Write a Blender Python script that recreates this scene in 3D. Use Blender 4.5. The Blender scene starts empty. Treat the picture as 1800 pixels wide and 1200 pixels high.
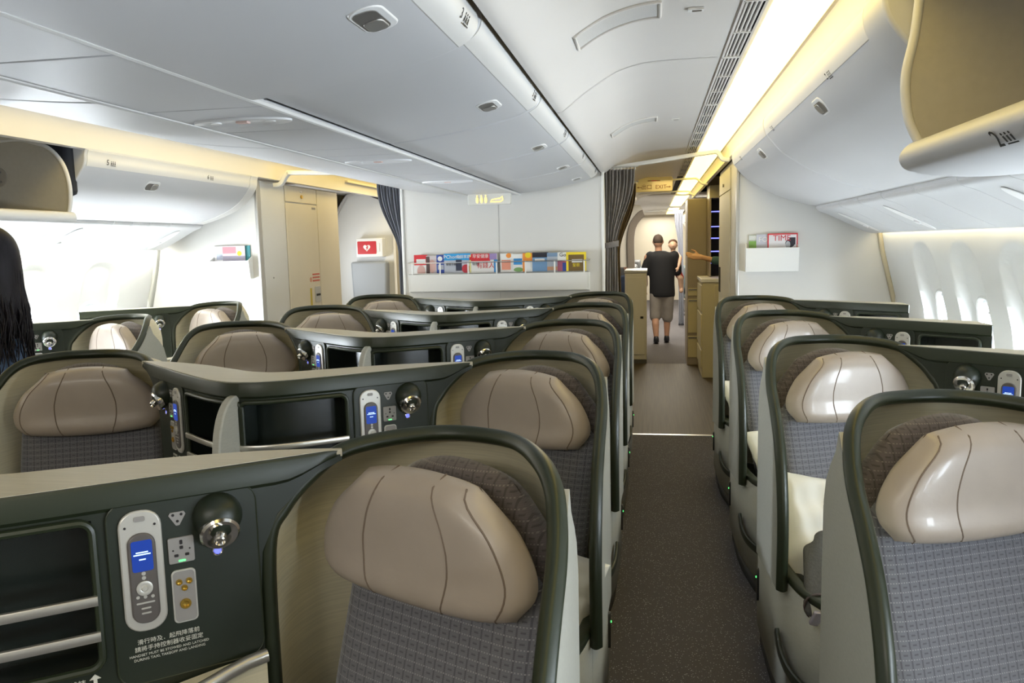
import bpy, bmesh, math, random
from mathutils import Vector, Matrix
random.seed(7)
S = bpy.context.scene
COL = S.collection
PI = math.pi

# ------------------------------------------------------------------ camera, world, exposure
cam_d = bpy.data.cameras.new('camera')
cam_d.sensor_width = 36.0
cam_d.lens = 36.0 * 1400.0 / 1800.0
cam_d.clip_start = 0.02
cam = bpy.data.objects.new('camera', cam_d)
COL.objects.link(cam)
_fy = Vector((1147 - 900.0, 600.0 - 425.0, -1400.0)).normalized()   # aisle direction seen by the camera
_z = Vector((-0.002, 1.0, 0.0)); _z = (_z - _fy * _z.dot(_fy)).normalized()
_x = _fy.cross(_z)
cam.matrix_world = Matrix.Translation((0, 0, 1.6)) @ Matrix((_x, _fy, _z)).to_4x4()
S.camera = cam

S.view_settings.view_transform = 'Standard'
S.view_settings.look = 'None'
S.view_settings.gamma = 1.0
S.view_settings.use_curve_mapping = False
S.view_settings.exposure = 0.0

W = bpy.data.worlds.new('sky'); S.world = W; W.use_nodes = True
W.node_tree.nodes['Background'].inputs[0].default_value = (0.74, 0.87, 1.0, 1)
W.node_tree.nodes['Background'].inputs[1].default_value = 4.0
WINDOW_POWER_RIGHT = 34.0
WINDOW_POWER_LEFT = 110.0
COVE = 4.2

def area(name, loc, rot, sx, sy, power, color, shape='RECTANGLE', spread=PI):
    d = bpy.data.lights.new(name, 'AREA'); d.shape = shape; d.size = sx; d.size_y = sy
    d.energy = power; d.color = color; d.spread = spread
    o = bpy.data.objects.new(name, d); o.location = loc; o.rotation_euler = rot
    COL.objects.link(o); return o

# cabin cross section constants (metres; X across, Y aft, Z up; the camera looks aft)
CX = -1.24                     # centre line
AR, AC = 0.43, -0.16           # right aisle: window seat side / centre seat side
AL, ALC = -2.91, -2.32         # left aisle: window seat side / centre seat side
YB, YBL = 6.45, 6.15           # bulkheads
WIN_Y = [5.58 - 0.68 * k for k in range(10)]

# daylight through the cabin windows, one lamp behind each pane
for k, y in enumerate(WIN_Y):
    area('daylight_right', (2.02, y, 1.02), (0, PI / 2, 0), 0.44, 0.32, WINDOW_POWER_RIGHT, (0.84, 0.92, 1.0))
    area('daylight_left', (-4.46, y - 0.1, 1.02), (0, -PI / 2, 0), 0.44, 0.32, WINDOW_POWER_LEFT if y > 3.0 else 34, (0.88, 0.94, 1.0))
area('front_fill_lamp', (-1.2, -1.1, 2.1), (math.radians(48), 0, 0), 2.2, 0.4, 26, (1.0, 0.95, 0.86))  # fill lamp added behind the camera to brighten the seat fronts
# galley ceiling lamps, door-window daylight and an added fill lamp aft of the bulkheads
area('aft_lamp', (0.15, 8.6, 2.3), (0, 0, 0), 0.3, 1.6, 5, (1.0, 0.82, 0.5))
area('aft_lamp', (-2.7, 8.6, 2.28), (0, 0, 0), 0.3, 1.6, 9, (1.0, 0.88, 0.66))
area('door_window_daylight', (-4.0, 8.6, 1.3), (0, -PI / 2, 0), 0.5, 0.5, 16, (0.9, 0.95, 1.0))
area('aft_lamp', (0.0, 11.9, 2.26), (0, 0, 0), 0.5, 1.4, 40, (1.0, 0.9, 0.72))  # added fill, brightens the divider wall facing the camera
for y in (14.5, 18.0, 21.2):
    area('cabin_lamp', (0.2, y, 2.28), (0, 0, 0), 0.9, 2.0, 130 if y < 21 else 40, (1.0, 0.95, 0.85))

# ------------------------------------------------------------------ materials
MATS = {}
def mat(name, col, rough=0.5, metal=0.0, emit=None, estr=0.0, coat=0.0, noise=None, bump=None, spec=0.5, sheen=0.0):
    """noise=(scale, amount, (sx,sy,sz)) varies the colour; bump=(scale, strength, (sx,sy,sz))"""
    if name in MATS: return MATS[name]
    m = bpy.data.materials.new(name); m.use_nodes = True
    nt = m.node_tree; b = nt.nodes['Principled BSDF']
    b.inputs['Base Color'].default_value = (*col, 1)
    b.inputs['Roughness'].default_value = rough
    b.inputs['Metallic'].default_value = metal
    b.inputs['Specular IOR Level'].default_value = spec
    b.inputs['Coat Weight'].default_value = coat
    b.inputs['Sheen Weight'].default_value = sheen
    if emit:
        b.inputs['Emission Color'].default_value = (*emit, 1)
        b.inputs['Emission Strength'].default_value = estr
    tc = nt.nodes.new('ShaderNodeTexCoord')
    def tex(scale, st):
        mp = nt.nodes.new('ShaderNodeMapping'); mp.inputs['Scale'].default_value = st
        nt.links.new(tc.outputs['Object'], mp.inputs['Vector'])
        n = nt.nodes.new('ShaderNodeTexNoise'); n.inputs['Scale'].default_value = scale
        n.inputs['Detail'].default_value = 4
        nt.links.new(mp.outputs[0], n.inputs['Vector']); return n
    if noise:
        n = tex(noise[0], noise[2] if len(noise) > 2 else (1, 1, 1))
        r = nt.nodes.new('ShaderNodeValToRGB')
        a = noise[1]
        r.color_ramp.elements[0].position = 0.3; r.color_ramp.elements[1].position = 0.7
        r.color_ramp.elements[0].color = (*[c * (1 - a) for c in col], 1)
        r.color_ramp.elements[1].color = (*[min(1, c * (1 + a)) for c in col], 1)
        nt.links.new(n.outputs['Fac'], r.inputs['Fac']); nt.links.new(r.outputs[0], b.inputs['Base Color'])
    if bump:
        n = tex(bump[0], bump[2] if len(bump) > 2 else (1, 1, 1))
        bp = nt.nodes.new('ShaderNodeBump'); bp.inputs['Strength'].default_value = bump[1]; bp.inputs['Distance'].default_value = 0.003
        nt.links.new(n.outputs['Fac'], bp.inputs['Height']); nt.links.new(bp.outputs[0], b.inputs['Normal'])
    MATS[name] = m; return m

def fabric(name, base, line, dash):
    """woven seat cloth: 22 mm columns with stitched lines and short dashes, from the UV map in metres"""
    m = bpy.data.materials.new(name); m.use_nodes = True; nt = m.node_tree
    b = nt.nodes['Principled BSDF']; b.inputs['Roughness'].default_value = 0.85
    b.inputs['Sheen Weight'].default_value = 0.3
    uv = nt.nodes.new('ShaderNodeUVMap'); sp = nt.nodes.new('ShaderNodeSeparateXYZ'); nt.links.new(uv.outputs[0], sp.inputs[0])
    def M(op, a, c=None, c2=None):
        n = nt.nodes.new('ShaderNodeMath'); n.operation = op
        for i, v in enumerate((a, c, c2)):
            if v is None: continue
            if isinstance(v, (int, float)): n.inputs[i].default_value = v
            else: nt.links.new(v, n.inputs[i])
        return n.outputs[0]
    u = M('DIVIDE', sp.outputs[0], 0.024); v = M('DIVIDE', sp.outputs[1], 0.019)
    fu = M('FRACT', u); fv = M('FRACT', v)
    lu = M('LESS_THAN', fu, 0.16)
    lv = M('LESS_THAN', fv, 0.13)
    du = M('LESS_THAN', M('ABSOLUTE', M('SUBTRACT', fu, 0.58)), 0.2)
    dv = M('LESS_THAN', M('ABSOLUTE', M('SUBTRACT', fv, 0.56)), 0.09)
    d = M('MULTIPLY', du, dv)
    d2 = M('MULTIPLY', lv, M('LESS_THAN', M('FRACT', M('MULTIPLY', u, 4.0)), 0.5))
    ribs = M('LESS_THAN', M('FRACT', M('MULTIPLY', v, 6.0)), 0.5)
    def mix(f, a, c):
        n = nt.nodes.new('ShaderNodeMix'); n.data_type = 'RGBA'
        nt.links.new(f, n.inputs[0])
        for i, q in ((6, a), (7, c)):
            if isinstance(q, tuple): n.inputs[i].default_value = (*q, 1)
            else: nt.links.new(q, n.inputs[i])
        return n.outputs[2]
    b0 = mix(ribs, base, tuple(c * 0.86 for c in base))
    c1 = mix(lu, b0, line); c2 = mix(d, c1, line); c3 = mix(d2, c2, dash)
    nt.links.new(c3, b.inputs['Base Color'])
    h = M('SUBTRACT', 1.0, M('MAXIMUM', lu, d))
    bp = nt.nodes.new('ShaderNodeBump'); bp.inputs['Strength'].default_value = 0.5; bp.inputs['Distance'].default_value = 0.002
    nt.links.new(h, bp.inputs['Height']); nt.links.new(bp.outputs[0], b.inputs['Normal'])
    MATS[name] = m; return m

def carpet_mat():
    m = bpy.data.materials.new('carpet'); m.use_nodes = True; nt = m.node_tree
    b = nt.nodes['Principled BSDF']; b.inputs['Roughness'].default_value = 0.95; b.inputs['Specular IOR Level'].default_value = 0.1
    tc = nt.nodes.new('ShaderNodeTexCoord')
    v = nt.nodes.new('ShaderNodeTexVoronoi'); v.inputs['Scale'].default_value = 90; v.inputs['Randomness'].default_value = 1
    nt.links.new(tc.outputs['Object'], v.inputs['Vector'])
    r = nt.nodes.new('ShaderNodeValToRGB'); r.color_ramp.interpolation = 'CONSTANT'
    r.color_ramp.elements[0].position = 0; r.color_ramp.elements[0].color = (0.42, 0.41, 0.42, 1)
    r.color_ramp.elements[1].position = 0.2; r.color_ramp.elements[1].color = (0.13, 0.12, 0.122, 1)
    nt.links.new(v.outputs['Distance'], r.inputs['Fac'])
    n = nt.nodes.new('ShaderNodeTexNoise'); n.inputs['Scale'].default_value = 260
    nt.links.new(tc.outputs['Object'], n.inputs['Vector'])
    mx = nt.nodes.new('ShaderNodeMix'); mx.data_type = 'RGBA'; mx.blend_type = 'MULTIPLY'; mx.inputs[0].default_value = 0.5
    nt.links.new(r.outputs[0], mx.inputs[6]); nt.links.new(n.outputs['Fac'], mx.inputs[7])
    nt.links.new(mx.outputs[2], b.inputs['Base Color'])
    bp = nt.nodes.new('ShaderNodeBump'); bp.inputs['Strength'].default_value = 0.6; bp.inputs['Distance'].default_value = 0.003
    nt.links.new(n.outputs['Fac'], bp.inputs['Height']); nt.links.new(bp.outputs[0], b.inputs['Normal'])
    MATS['carpet'] = m; return m

def vinyl_mat():
    m = bpy.data.materials.new('galley_vinyl'); m.use_nodes = True; nt = m.node_tree
    b = nt.nodes['Principled BSDF']; b.inputs['Roughness'].default_value = 0.6; b.inputs['Specular IOR Level'].default_value = 0.25
    tc = nt.nodes.new('ShaderNodeTexCoord'); mp = nt.nodes.new('ShaderNodeMapping'); mp.inputs['Scale'].default_value = (60, 1.2, 1)
    nt.links.new(tc.outputs['Object'], mp.inputs[0])
    n = nt.nodes.new('ShaderNodeTexNoise'); n.inputs['Scale'].default_value = 1.0; n.inputs['Detail'].default_value = 5
    nt.links.new(mp.outputs[0], n.inputs['Vector'])
    r = nt.nodes.new('ShaderNodeValToRGB')
    r.color_ramp.elements[0].position = 0.3; r.color_ramp.elements[0].color = (0.05, 0.038, 0.022, 1)
    r.color_ramp.elements[1].position = 0.7; r.color_ramp.elements[1].color = (0.085, 0.066, 0.04, 1)
    nt.links.new(n.outputs['Fac'], r.inputs['Fac']); nt.links.new(r.outputs[0], b.inputs['Base Color'])
    MATS['vinyl'] = m; return m

M_carpet = carpet_mat(); M_vinyl = vinyl_mat()
M_fab = fabric('seat_cloth', (0.158, 0.160, 0.180), (0.088, 0.089, 0.104), (0.27, 0.27, 0.28))
M_fabd = fabric('headrest_back_cloth', (0.10, 0.082, 0.076), (0.055, 0.044, 0.04), (0.17, 0.145, 0.125))
M_wall = mat('cabin_wall', (0.78, 0.78, 0.76), 0.5, noise=(3, 0.02))
M_bulk = mat('bulkhead_laminate', (0.67, 0.66, 0.635), 0.45, noise=(2, 0.02))
M_ceil = mat('ceiling_panel', (0.73, 0.70, 0.665), 0.45, noise=(2, 0.015))
M_bin = mat('bin_plastic', (0.60, 0.602, 0.615), 0.4, noise=(2, 0.015))
M_binrim = mat('bin_rim_plastic', (0.74, 0.73, 0.71), 0.4)
M_psu = mat('service_panel_plastic', (0.61, 0.615, 0.63), 0.45)
M_psu_light = mat('service_recess', (0.85, 0.85, 0.86), 0.3)
M_beige = mat('bin_liner', (0.50, 0.47, 0.405), 0.6, noise=(40, 0.03))
M_dark = mat('dark_gap', (0.015, 0.013, 0.014), 0.8)
M_groove = mat('panel_groove', (0.50, 0.49, 0.48), 0.6)
M_latch = mat('latch_metal', (0.30, 0.29, 0.28), 0.3, 0.7)
M_latchrim = mat('latch_rim', (0.8, 0.8, 0.8), 0.35)
M_print = mat('printed_black', (0.03, 0.03, 0.03), 0.6)
M_green = mat('green_trim', (0.017, 0.024, 0.011), 0.40, coat=0.0)
M_greenface = mat('console_green', (0.011, 0.017, 0.009), 0.42, coat=0.0, noise=(30, 0.05))
M_cub = mat('cubby_dark', (0.008, 0.012, 0.010), 0.25)
M_tan = mat('laminate_tan', (0.68, 0.63, 0.46), 0.45, noise=(1.0, 0.09, (6, 6, 260)))
M_top = mat('console_top_tan', (0.44, 0.41, 0.32), 0.4, noise=(1.0, 0.08, (8, 220, 8)))
M_side = mat('laminate_side', (0.40, 0.40, 0.355), 0.5, noise=(1.0, 0.05, (50, 50, 260)))
M_kick = mat('kick_strip', (0.10, 0.10, 0.10), 0.5)
M_leather = mat('headrest_leather', (0.37, 0.315, 0.265), 0.38, noise=(9, 0.05), bump=(22, 0.35), coat=0.1)
M_seam = mat('leather_seam', (0.16, 0.12, 0.09), 0.7)
M_silver = mat('silver_bar', (0.62, 0.60, 0.55), 0.3, 0.85)
M_bezel = mat('silver_bezel', (0.55, 0.54, 0.50), 0.35, 0.4)
M_phone = mat('handset_grey', (0.10, 0.09, 0.085), 0.35)
M_chrome = mat('chrome', (0.75, 0.73, 0.70), 0.15, 1.0)
M_screen = mat('handset_screen', (0.0, 0.0, 0.02), 0.2, emit=(0.03, 0.10, 0.60), estr=0.6)
M_scrtxt = mat('screen_text', (0.5, 0.7, 1.0), 0.3, emit=(0.6, 0.8, 1.0), estr=0.9)
M_blue = mat('blue_button_glow', (0.1, 0.1, 0.9), 0.3, emit=(0.2, 0.25, 1.0), estr=1.1)
M_gled = mat('green_indicator', (0.1, 0.8, 0.2), 0.3, emit=(0.1, 1.0, 0.2), estr=2.0)
M_gold = mat('gold_jack', (0.65, 0.42, 0.08), 0.25, 0.9)
M_white_txt = mat('pale_print', (0.62, 0.62, 0.55), 0.6)
M_outlet = mat('outlet_grey', (0.26, 0.25, 0.24), 0.5)
M_pillow = mat('pillow_cotton', (0.80, 0.78, 0.70), 0.85, bump=(14, 0.4), sheen=0.2)
M_blanket = mat('grey_blanket', (0.085, 0.085, 0.083), 0.95, noise=(60, 0.2, (8, 1, 1)), bump=(80, 0.6))
M_curt = mat('curtain_grey', (0.20, 0.18, 0.165), 0.9, noise=(60, 0.06), sheen=0.2)
M_curtL = mat('curtain_striped', (0.16, 0.17, 0.21), 0.9, sheen=0.2)
M_cream = mat('closet_cream', (0.68, 0.62, 0.50), 0.5, noise=(2, 0.02))
M_closet = mat('closet_white', (0.66, 0.65, 0.62), 0.5, noise=(2, 0.02))
M_alu = mat('aluminium', (0.55, 0.55, 0.54), 0.35, 0.8)
M_brown = mat('galley_taupe', (0.36, 0.31, 0.25), 0.5, noise=(3, 0.04))
M_galley = mat('galley_cream', (0.62, 0.56, 0.36), 0.45, noise=(3, 0.03))
M_red = mat('red_plastic', (0.55, 0.015, 0.02), 0.4)
M_whitepl = mat('white_plastic', (0.82, 0.82, 0.80), 0.4)
M_jump = mat('jumpseat_vinyl', (0.30, 0.32, 0.34), 0.5, bump=(8, 0.5))
M_jump2 = mat('jumpseat_vinyl_blue', (0.22, 0.27, 0.33), 0.5)
M_skin = mat('skin', (0.46, 0.26, 0.18), 0.5, noise=(20, 0.05))
M_skinp = mat('skin_pale', (0.62, 0.40, 0.30), 0.5, noise=(20, 0.05))
M_hair = mat('hair_black', (0.009, 0.007, 0.010), 0.5, spec=0.25, noise=(12, 0.4, (6, 6, 1)))
M_hairb = mat('hair_short', (0.05, 0.035, 0.03), 0.8)
M_denim = mat('denim', (0.075, 0.125, 0.22), 0.85, noise=(70, 0.25), bump=(120, 0.4))
M_black = mat('black_cotton', (0.005, 0.006, 0.010), 0.85, bump=(10, 0.5))
M_shorts = mat('grey_shorts_cloth', (0.27, 0.25, 0.24), 0.85, noise=(8, 0.12), bump=(12, 0.5))
M_shoe = mat('black_shoe', (0.012, 0.014, 0.02), 0.5)
M_teal = mat('teal_sleeve', (0.05, 0.11, 0.12), 0.85)
M_redtop = mat('red_cloth', (0.45, 0.05, 0.05), 0.85)
M_navy = mat('navy_cloth', (0.03, 0.05, 0.10), 0.85)
M_econ = mat('far_seat_cloth', (0.10, 0.12, 0.12), 0.8)
M_amber = mat('exit_panel', (0.62, 0.50, 0.22), 0.4, emit=(1.0, 0.72, 0.22), estr=0.12)
M_exittxt = mat('exit_print', (0.25, 0.10, 0.02), 0.6)
M_lavtxt = mat('lit_pictogram', (1.0, 0.8, 0.3), 0.4, emit=(1.0, 0.72, 0.20), estr=1.0)
M_blueled = mat('blue_strip_light', (0.1, 0.1, 1.0), 0.3, emit=(0.12, 0.14, 1.0), estr=4.0)
M_cove = mat('cove_light', (1, 0.9, 0.6), 0.5, emit=(1.0, 0.75, 0.20), estr=COVE)
M_wash = mat('wall_wash_light', (1, 0.9, 0.6), 0.5, emit=(1.0, 0.84, 0.48), estr=9.0)
M_washl = mat('left_wash_boosted', (1, 0.97, 0.9), 0.5, emit=(1.0, 0.96, 0.85), estr=60.0)  # boosted far past the right strip to imitate sun on the left wall

def glass_mat():
    m = bpy.data.materials.new('window_glass'); m.use_nodes = True; nt = m.node_tree
    nt.nodes.clear()
    o = nt.nodes.new('ShaderNodeOutputMaterial'); mx = nt.nodes.new('ShaderNodeMixShader'); mx.inputs[0].default_value = 0.06
    t = nt.nodes.new('ShaderNodeBsdfTransparent'); t.inputs[0].default_value = (0.97, 0.99, 1, 1)
    g = nt.nodes.new('ShaderNodeBsdfGlossy'); g.inputs['Roughness'].default_value = 0.05
    nt.links.new(t.outputs[0], mx.inputs[1]); nt.links.new(g.outputs[0], mx.inputs[2]); nt.links.new(mx.outputs[0], o.inputs[0])
    return m
M_glass = glass_mat()

# ------------------------------------------------------------------ geometry helpers
class G:
    """collects vertices and faces for one mesh"""
    def __init__(s): s.v = []; s.f = []; s.m = []; s.uv = {}
    def add(s, vs, fs, mi=0):
        o = len(s.v); s.v += [tuple(p) for p in vs]
        for f in fs: s.f.append(tuple(i + o for i in f)); s.m.append(mi)
        return s
    def box(s, x0, x1, y0, y1, z0, z1, mi=0, M=None):
        P = [Vector((x, y, z)) for x in (x0, x1) for y in (y0, y1) for z in (z0, z1)]
        if M: P = [M @ p for p in P]
        return s.add(P, [(0, 1, 3, 2), (4, 6, 7, 5), (0, 4, 5, 1), (2, 3, 7, 6), (0, 2, 6, 4), (1, 5, 7, 3)], mi)
    def prism(s, poly, frame, a, b, mi=0):
        """poly of 2-D points, frame(p,q,t)->3-D, extruded from t=a to t=b"""
        n = len(poly)
        P = [frame(p, q, a) for p, q in poly] + [frame(p, q, b) for p, q in poly]
        F = [tuple(range(n)), tuple(range(2 * n - 1, n - 1, -1))] + [(i, (i + 1) % n, n + (i + 1) % n, n + i) for i in range(n)]
        return s.add(P, F, mi)
    def grid(s, rows, mi=0, closed_u=False, closed_v=False, cap=False):
        R = len(rows); Cn = len(rows[0]); V = [p for r in rows for p in r]; F = []
        for i in range(R - (0 if closed_v else 1)):
            for j in range(Cn - (0 if closed_u else 1)):
                a = i * Cn + j; b = i * Cn + (j + 1) % Cn; c = ((i + 1) % R) * Cn + (j + 1) % Cn; d = ((i + 1) % R) * Cn + j
                F.append((a, b, c, d))
        if cap: F.append(tuple(range(Cn))); F.append(tuple(range((R - 1) * Cn, R * Cn)))
        return s.add(V, F, mi)
    def tube(s, path, prof, mi=0, up=(0, 0, 1), cap=True, scale=None, closed=False):
        """sweep a 2-D closed profile along a path"""
        P = [Vector(p) for p in path]; n = len(P); rows = []
        upv = Vector(up); prev = None
        for i in range(n):
            if closed: t = P[(i + 1) % n] - P[i - 1]
            else: t = P[min(i + 1, n - 1)] - P[max(i - 1, 0)]
            t = t.normalized() if t.length > 1e-9 else Vector((0, 0, 1))
            if prev is None:
                a = upv.cross(t)
                if a.length < 1e-3: a = Vector((1, 0, 0)).cross(t)
                a.normalize()
            else:
                a = prev - t * prev.dot(t)
                a.normalize()
            prev = a; b = t.cross(a)
            k = scale[i] if scale else 1.0
            rows.append([P[i] + a * (x * k) + b * (y * k) for x, y in prof])
        return s.grid(rows, mi, closed_u=True, closed_v=closed, cap=cap and not closed)
    def cyl(s, c, axis, r, h, n=20, mi=0, r2=None):
        c = Vector(c); ax = Vector(axis).normalized(); r2 = r if r2 is None else r2
        a = ax.orthogonal().normalized(); b = ax.cross(a)
        rows = [[c + ax * t + (a * math.cos(2 * PI * i / n) + b * math.sin(2 * PI * i / n)) * q for i in range(n)] for t, q in ((0, r), (h, r2))]
        return s.grid(rows, mi, closed_u=True, cap=True)
    def lathe(s, c, axis, prof, n=24, mi=0):
        """prof: (distance along axis, radius)"""
        c = Vector(c); ax = Vector(axis).normalized(); a = ax.orthogonal().normalized(); b = ax.cross(a)
        rows = [[c + ax * t + (a * math.cos(2 * PI * i / n) + b * math.sin(2 * PI * i / n)) * max(q, 1e-4) for i in range(n)] for t, q in prof]
        return s.grid(rows, mi, closed_u=True, cap=True)
    def ell(s, c, r, n=14, m=10, M=None, mi=0):
        rows = []
        for i in range(m + 1):
            th = PI * (0.02 + 0.96 * i / m)
            row = []
            for j in range(n):
                p = Vector((r[0] * math.sin(th) * math.cos(2 * PI * j / n), r[1] * math.sin(th) * math.sin(2 * PI * j / n), r[2] * math.cos(th)))
                if M: p = M @ p
                row.append(Vector(c) + p)
            rows.append(row)
        return s.grid(rows, mi, closed_u=True, cap=True)
    def limb(s, pts, n=12, mi=0):
        """pts: (x,y,z,r) tapered round limb with rounded ends"""
        for p in pts: s.ell(p[:3], (p[3],) * 3, 12, 8, mi=mi)
        P = [Vector(p[:3]) for p in pts]; rows = []
        for i in range(len(P)):
            t = (P[min(i + 1, len(P) - 1)] - P[max(i - 1, 0)]).normalized()
            a = t.orthogonal().normalized() if i == 0 else (a0 - t * a0.dot(t)).normalized()
            a0 = a; b = t.cross(a)
            rows.append([P[i] + (a * math.cos(2 * PI * j / n) + b * math.sin(2 * PI * j / n)) * pts[i][3] for j in range(n)])
        return s.grid(rows, mi, closed_u=True, cap=True)

def torso(g, rings, n=22):
    """one closed body surface from ellipse rings (x, y, z, rx, ry)"""
    P = catmull(rings, 4)
    return g.grid([[(x + rx * math.cos(2 * PI * k / n), y + ry * math.sin(2 * PI * k / n), z) for k in range(n)] for x, y, z, rx, ry in P], closed_u=True, cap=True)
def circ(r, n=12, ry=None): return [(r * math.cos(2 * PI * i / n), (ry or r) * math.sin(2 * PI * i / n)) for i in range(n)]
def rrect(w, h, r, n=5, cx=0, cy=0):
    P = []
    for (sx, sy, a0) in ((1, 1, 0), (-1, 1, 90), (-1, -1, 180), (1, -1, 270)):
        for i in range(n + 1):
            a = math.radians(a0 + 90 * i / n)
            P.append((cx + sx * (w / 2 - r) + r * math.cos(a), cy + sy * (h / 2 - r) + r * math.sin(a)))
    return P
def catmull(P, n=6):
    out = []
    Q = [P[0]] + list(P) + [P[-1]]
    for i in range(1, len(Q) - 2):
        for k in range(n):
            t = k / n
            out.append(tuple(0.5 * ((2 * b) + (-a + c) * t + (2 * a - 5 * b + 4 * c - d) * t * t + (-a + 3 * b - 3 * c + d) * t ** 3)
                             for a, b, c, d in zip(Q[i - 1], Q[i], Q[i + 1], Q[i + 2])))
    out.append(tuple(P[-1])); return out

def obj(name, g, mats, parent=None, smooth=True, bevel=0, subd=0, solid=0, remesh=0, angle=40, uv=None, weld=False, segs=2):
    me = bpy.data.meshes.new(name)
    me.from_pydata([tuple(p) for p in g.v], [], g.f)
    if not isinstance(mats, (list, tuple)): mats = [mats]
    for m in mats: me.materials.append(m)
    for p, mi in zip(me.polygons, g.m): p.material_index = mi
    if uv:
        l = me.uv_layers.new(name='UVMap')
        for lp in me.loops: l.data[lp.index].uv = uv(me.vertices[lp.vertex_index].co, lp.vertex_index)
    bm = bmesh.new(); bm.from_mesh(me)
    if weld: bmesh.ops.remove_doubles(bm, verts=bm.verts, dist=0.0004)
    bmesh.ops.recalc_face_normals(bm, faces=bm.faces)
    if smooth:
        for f in bm.faces: f.smooth = True
        for e in bm.edges:
            if len(e.link_faces) == 2 and e.calc_face_angle(0) > math.radians(angle): e.smooth = False
    bm.to_mesh(me); bm.free()
    o = bpy.data.objects.new(name, me); COL.objects.link(o)
    if parent: o.parent = parent
    if bevel:
        b = o.modifiers.new('bevel', 'BEVEL'); b.width = bevel; b.segments = segs; b.limit_method = 'ANGLE'; b.angle_limit = math.radians(35)
    if remesh:
        r = o.modifiers.new('remesh', 'REMESH'); r.mode = 'VOXEL'; r.voxel_size = remesh; r.use_smooth_shade = True
        sm = o.modifiers.new('smooth', 'SMOOTH'); sm.factor = 0.6; sm.iterations = 5
    if subd:
        b = o.modifiers.new('subd', 'SUBSURF'); b.levels = subd; b.render_levels = subd
    if solid:
        b = o.modifiers.new('solid', 'SOLIDIFY'); b.thickness = solid; b.offset = 0
    return o

def tag(o, label=None, cat=None, group=None, kind=None):
    if label: o['label'] = label
    if cat: o['category'] = cat
    if group: o['group'] = group
    if kind: o['kind'] = kind
    return o
def thing(name, label, cat, loc=(0, 0, 0), rot=(0, 0, 0), group=None):
    o = bpy.data.objects.new(name, None); o.empty_display_size = 0.1; COL.objects.link(o)
    o.location = loc; o.rotation_euler = rot
    return tag(o, label, cat, group)
def struct(name, g, m, **k): return tag(obj(name, g, m, **k), kind='structure')
_kids = {}
def copy_tree(o, parent=None):
    c = o.copy(); COL.objects.link(c); c.parent = parent
    for ch in [q for q in bpy.data.objects if q.parent == o]: copy_tree(ch, c)
    return c
def text(name, body, size, m, parent, mw, ext=0.0004, align='CENTER', sx=1.0, sy=1.0):
    cu = bpy.data.curves.new(name, 'FONT'); cu.body = body; cu.size = size; cu.extrude = ext
    cu.align_x = align; cu.align_y = 'CENTER'; cu.resolution_u = 2
    t = bpy.data.objects.new(name, cu); COL.objects.link(t)
    dg = bpy.context.evaluated_depsgraph_get()
    me = bpy.data.meshes.new_from_object(t.evaluated_get(dg))
    bpy.data.objects.remove(t); bpy.data.curves.remove(cu)
    me.materials.clear(); me.materials.append(m)
    me.transform(mw @ Matrix.Diagonal((sx, sy, 1, 1)))
    o = bpy.data.objects.new(name, me); COL.objects.link(o)
    if parent: o.parent = parent
    return o
def frame_mat(origin, right, up):
    r = Vector(right).normalized(); u = Vector(up).normalized(); n = r.cross(u)
    M = Matrix.Identity(4)
    for i in range(3): M[i][0] = r[i]; M[i][1] = u[i]; M[i][2] = n[i]; M[i][3] = origin[i]
    return M

# ------------------------------------------------------------------ the setting
def lerp_prof(P, z):
    for (x0, z0), (x1, z1) in zip(P, P[1:]):
        if min(z0, z1) <= z <= max(z0, z1): return x0 + (x1 - x0) * (z - z0) / (z1 - z0)
    return P[-1][0] if z < P[-1][1] else P[0][0]
WALLP = [(1.69, 1.66), (1.715, 1.50), (1.765, 1.30), (1.81, 1.12), (1.85, 0.85), (1.86, 0.5), (1.80, 0.2), (1.72, 0.0)]
def wx(z):                      # smooth wall profile
    return lerp_prof(WALLP, max(0, min(1.66, z)))
def ss(a, b, t):
    t = max(0, min(1, (t - a) / (b - a))); return t * t * (3 - 2 * t)

g = G().box(-4.4, 1.95, -3.6, 6.62, -0.05, 0.0); struct('floor', g, M_carpet, smooth=False)
g = G().box(-4.4, 1.95, 6.62, 10.6, -0.05, 0.0); struct('floor', g, M_vinyl, smooth=False)
g = G().box(-4.4, 1.95, 10.6, 27, -0.05, 0.0); struct('floor', g, M_carpet, smooth=False)
g = G().box(-0.40, 0.66, 6.60, 6.64, 0.0, 0.004); struct('trim_1', g, M_alu, smooth=False)

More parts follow.
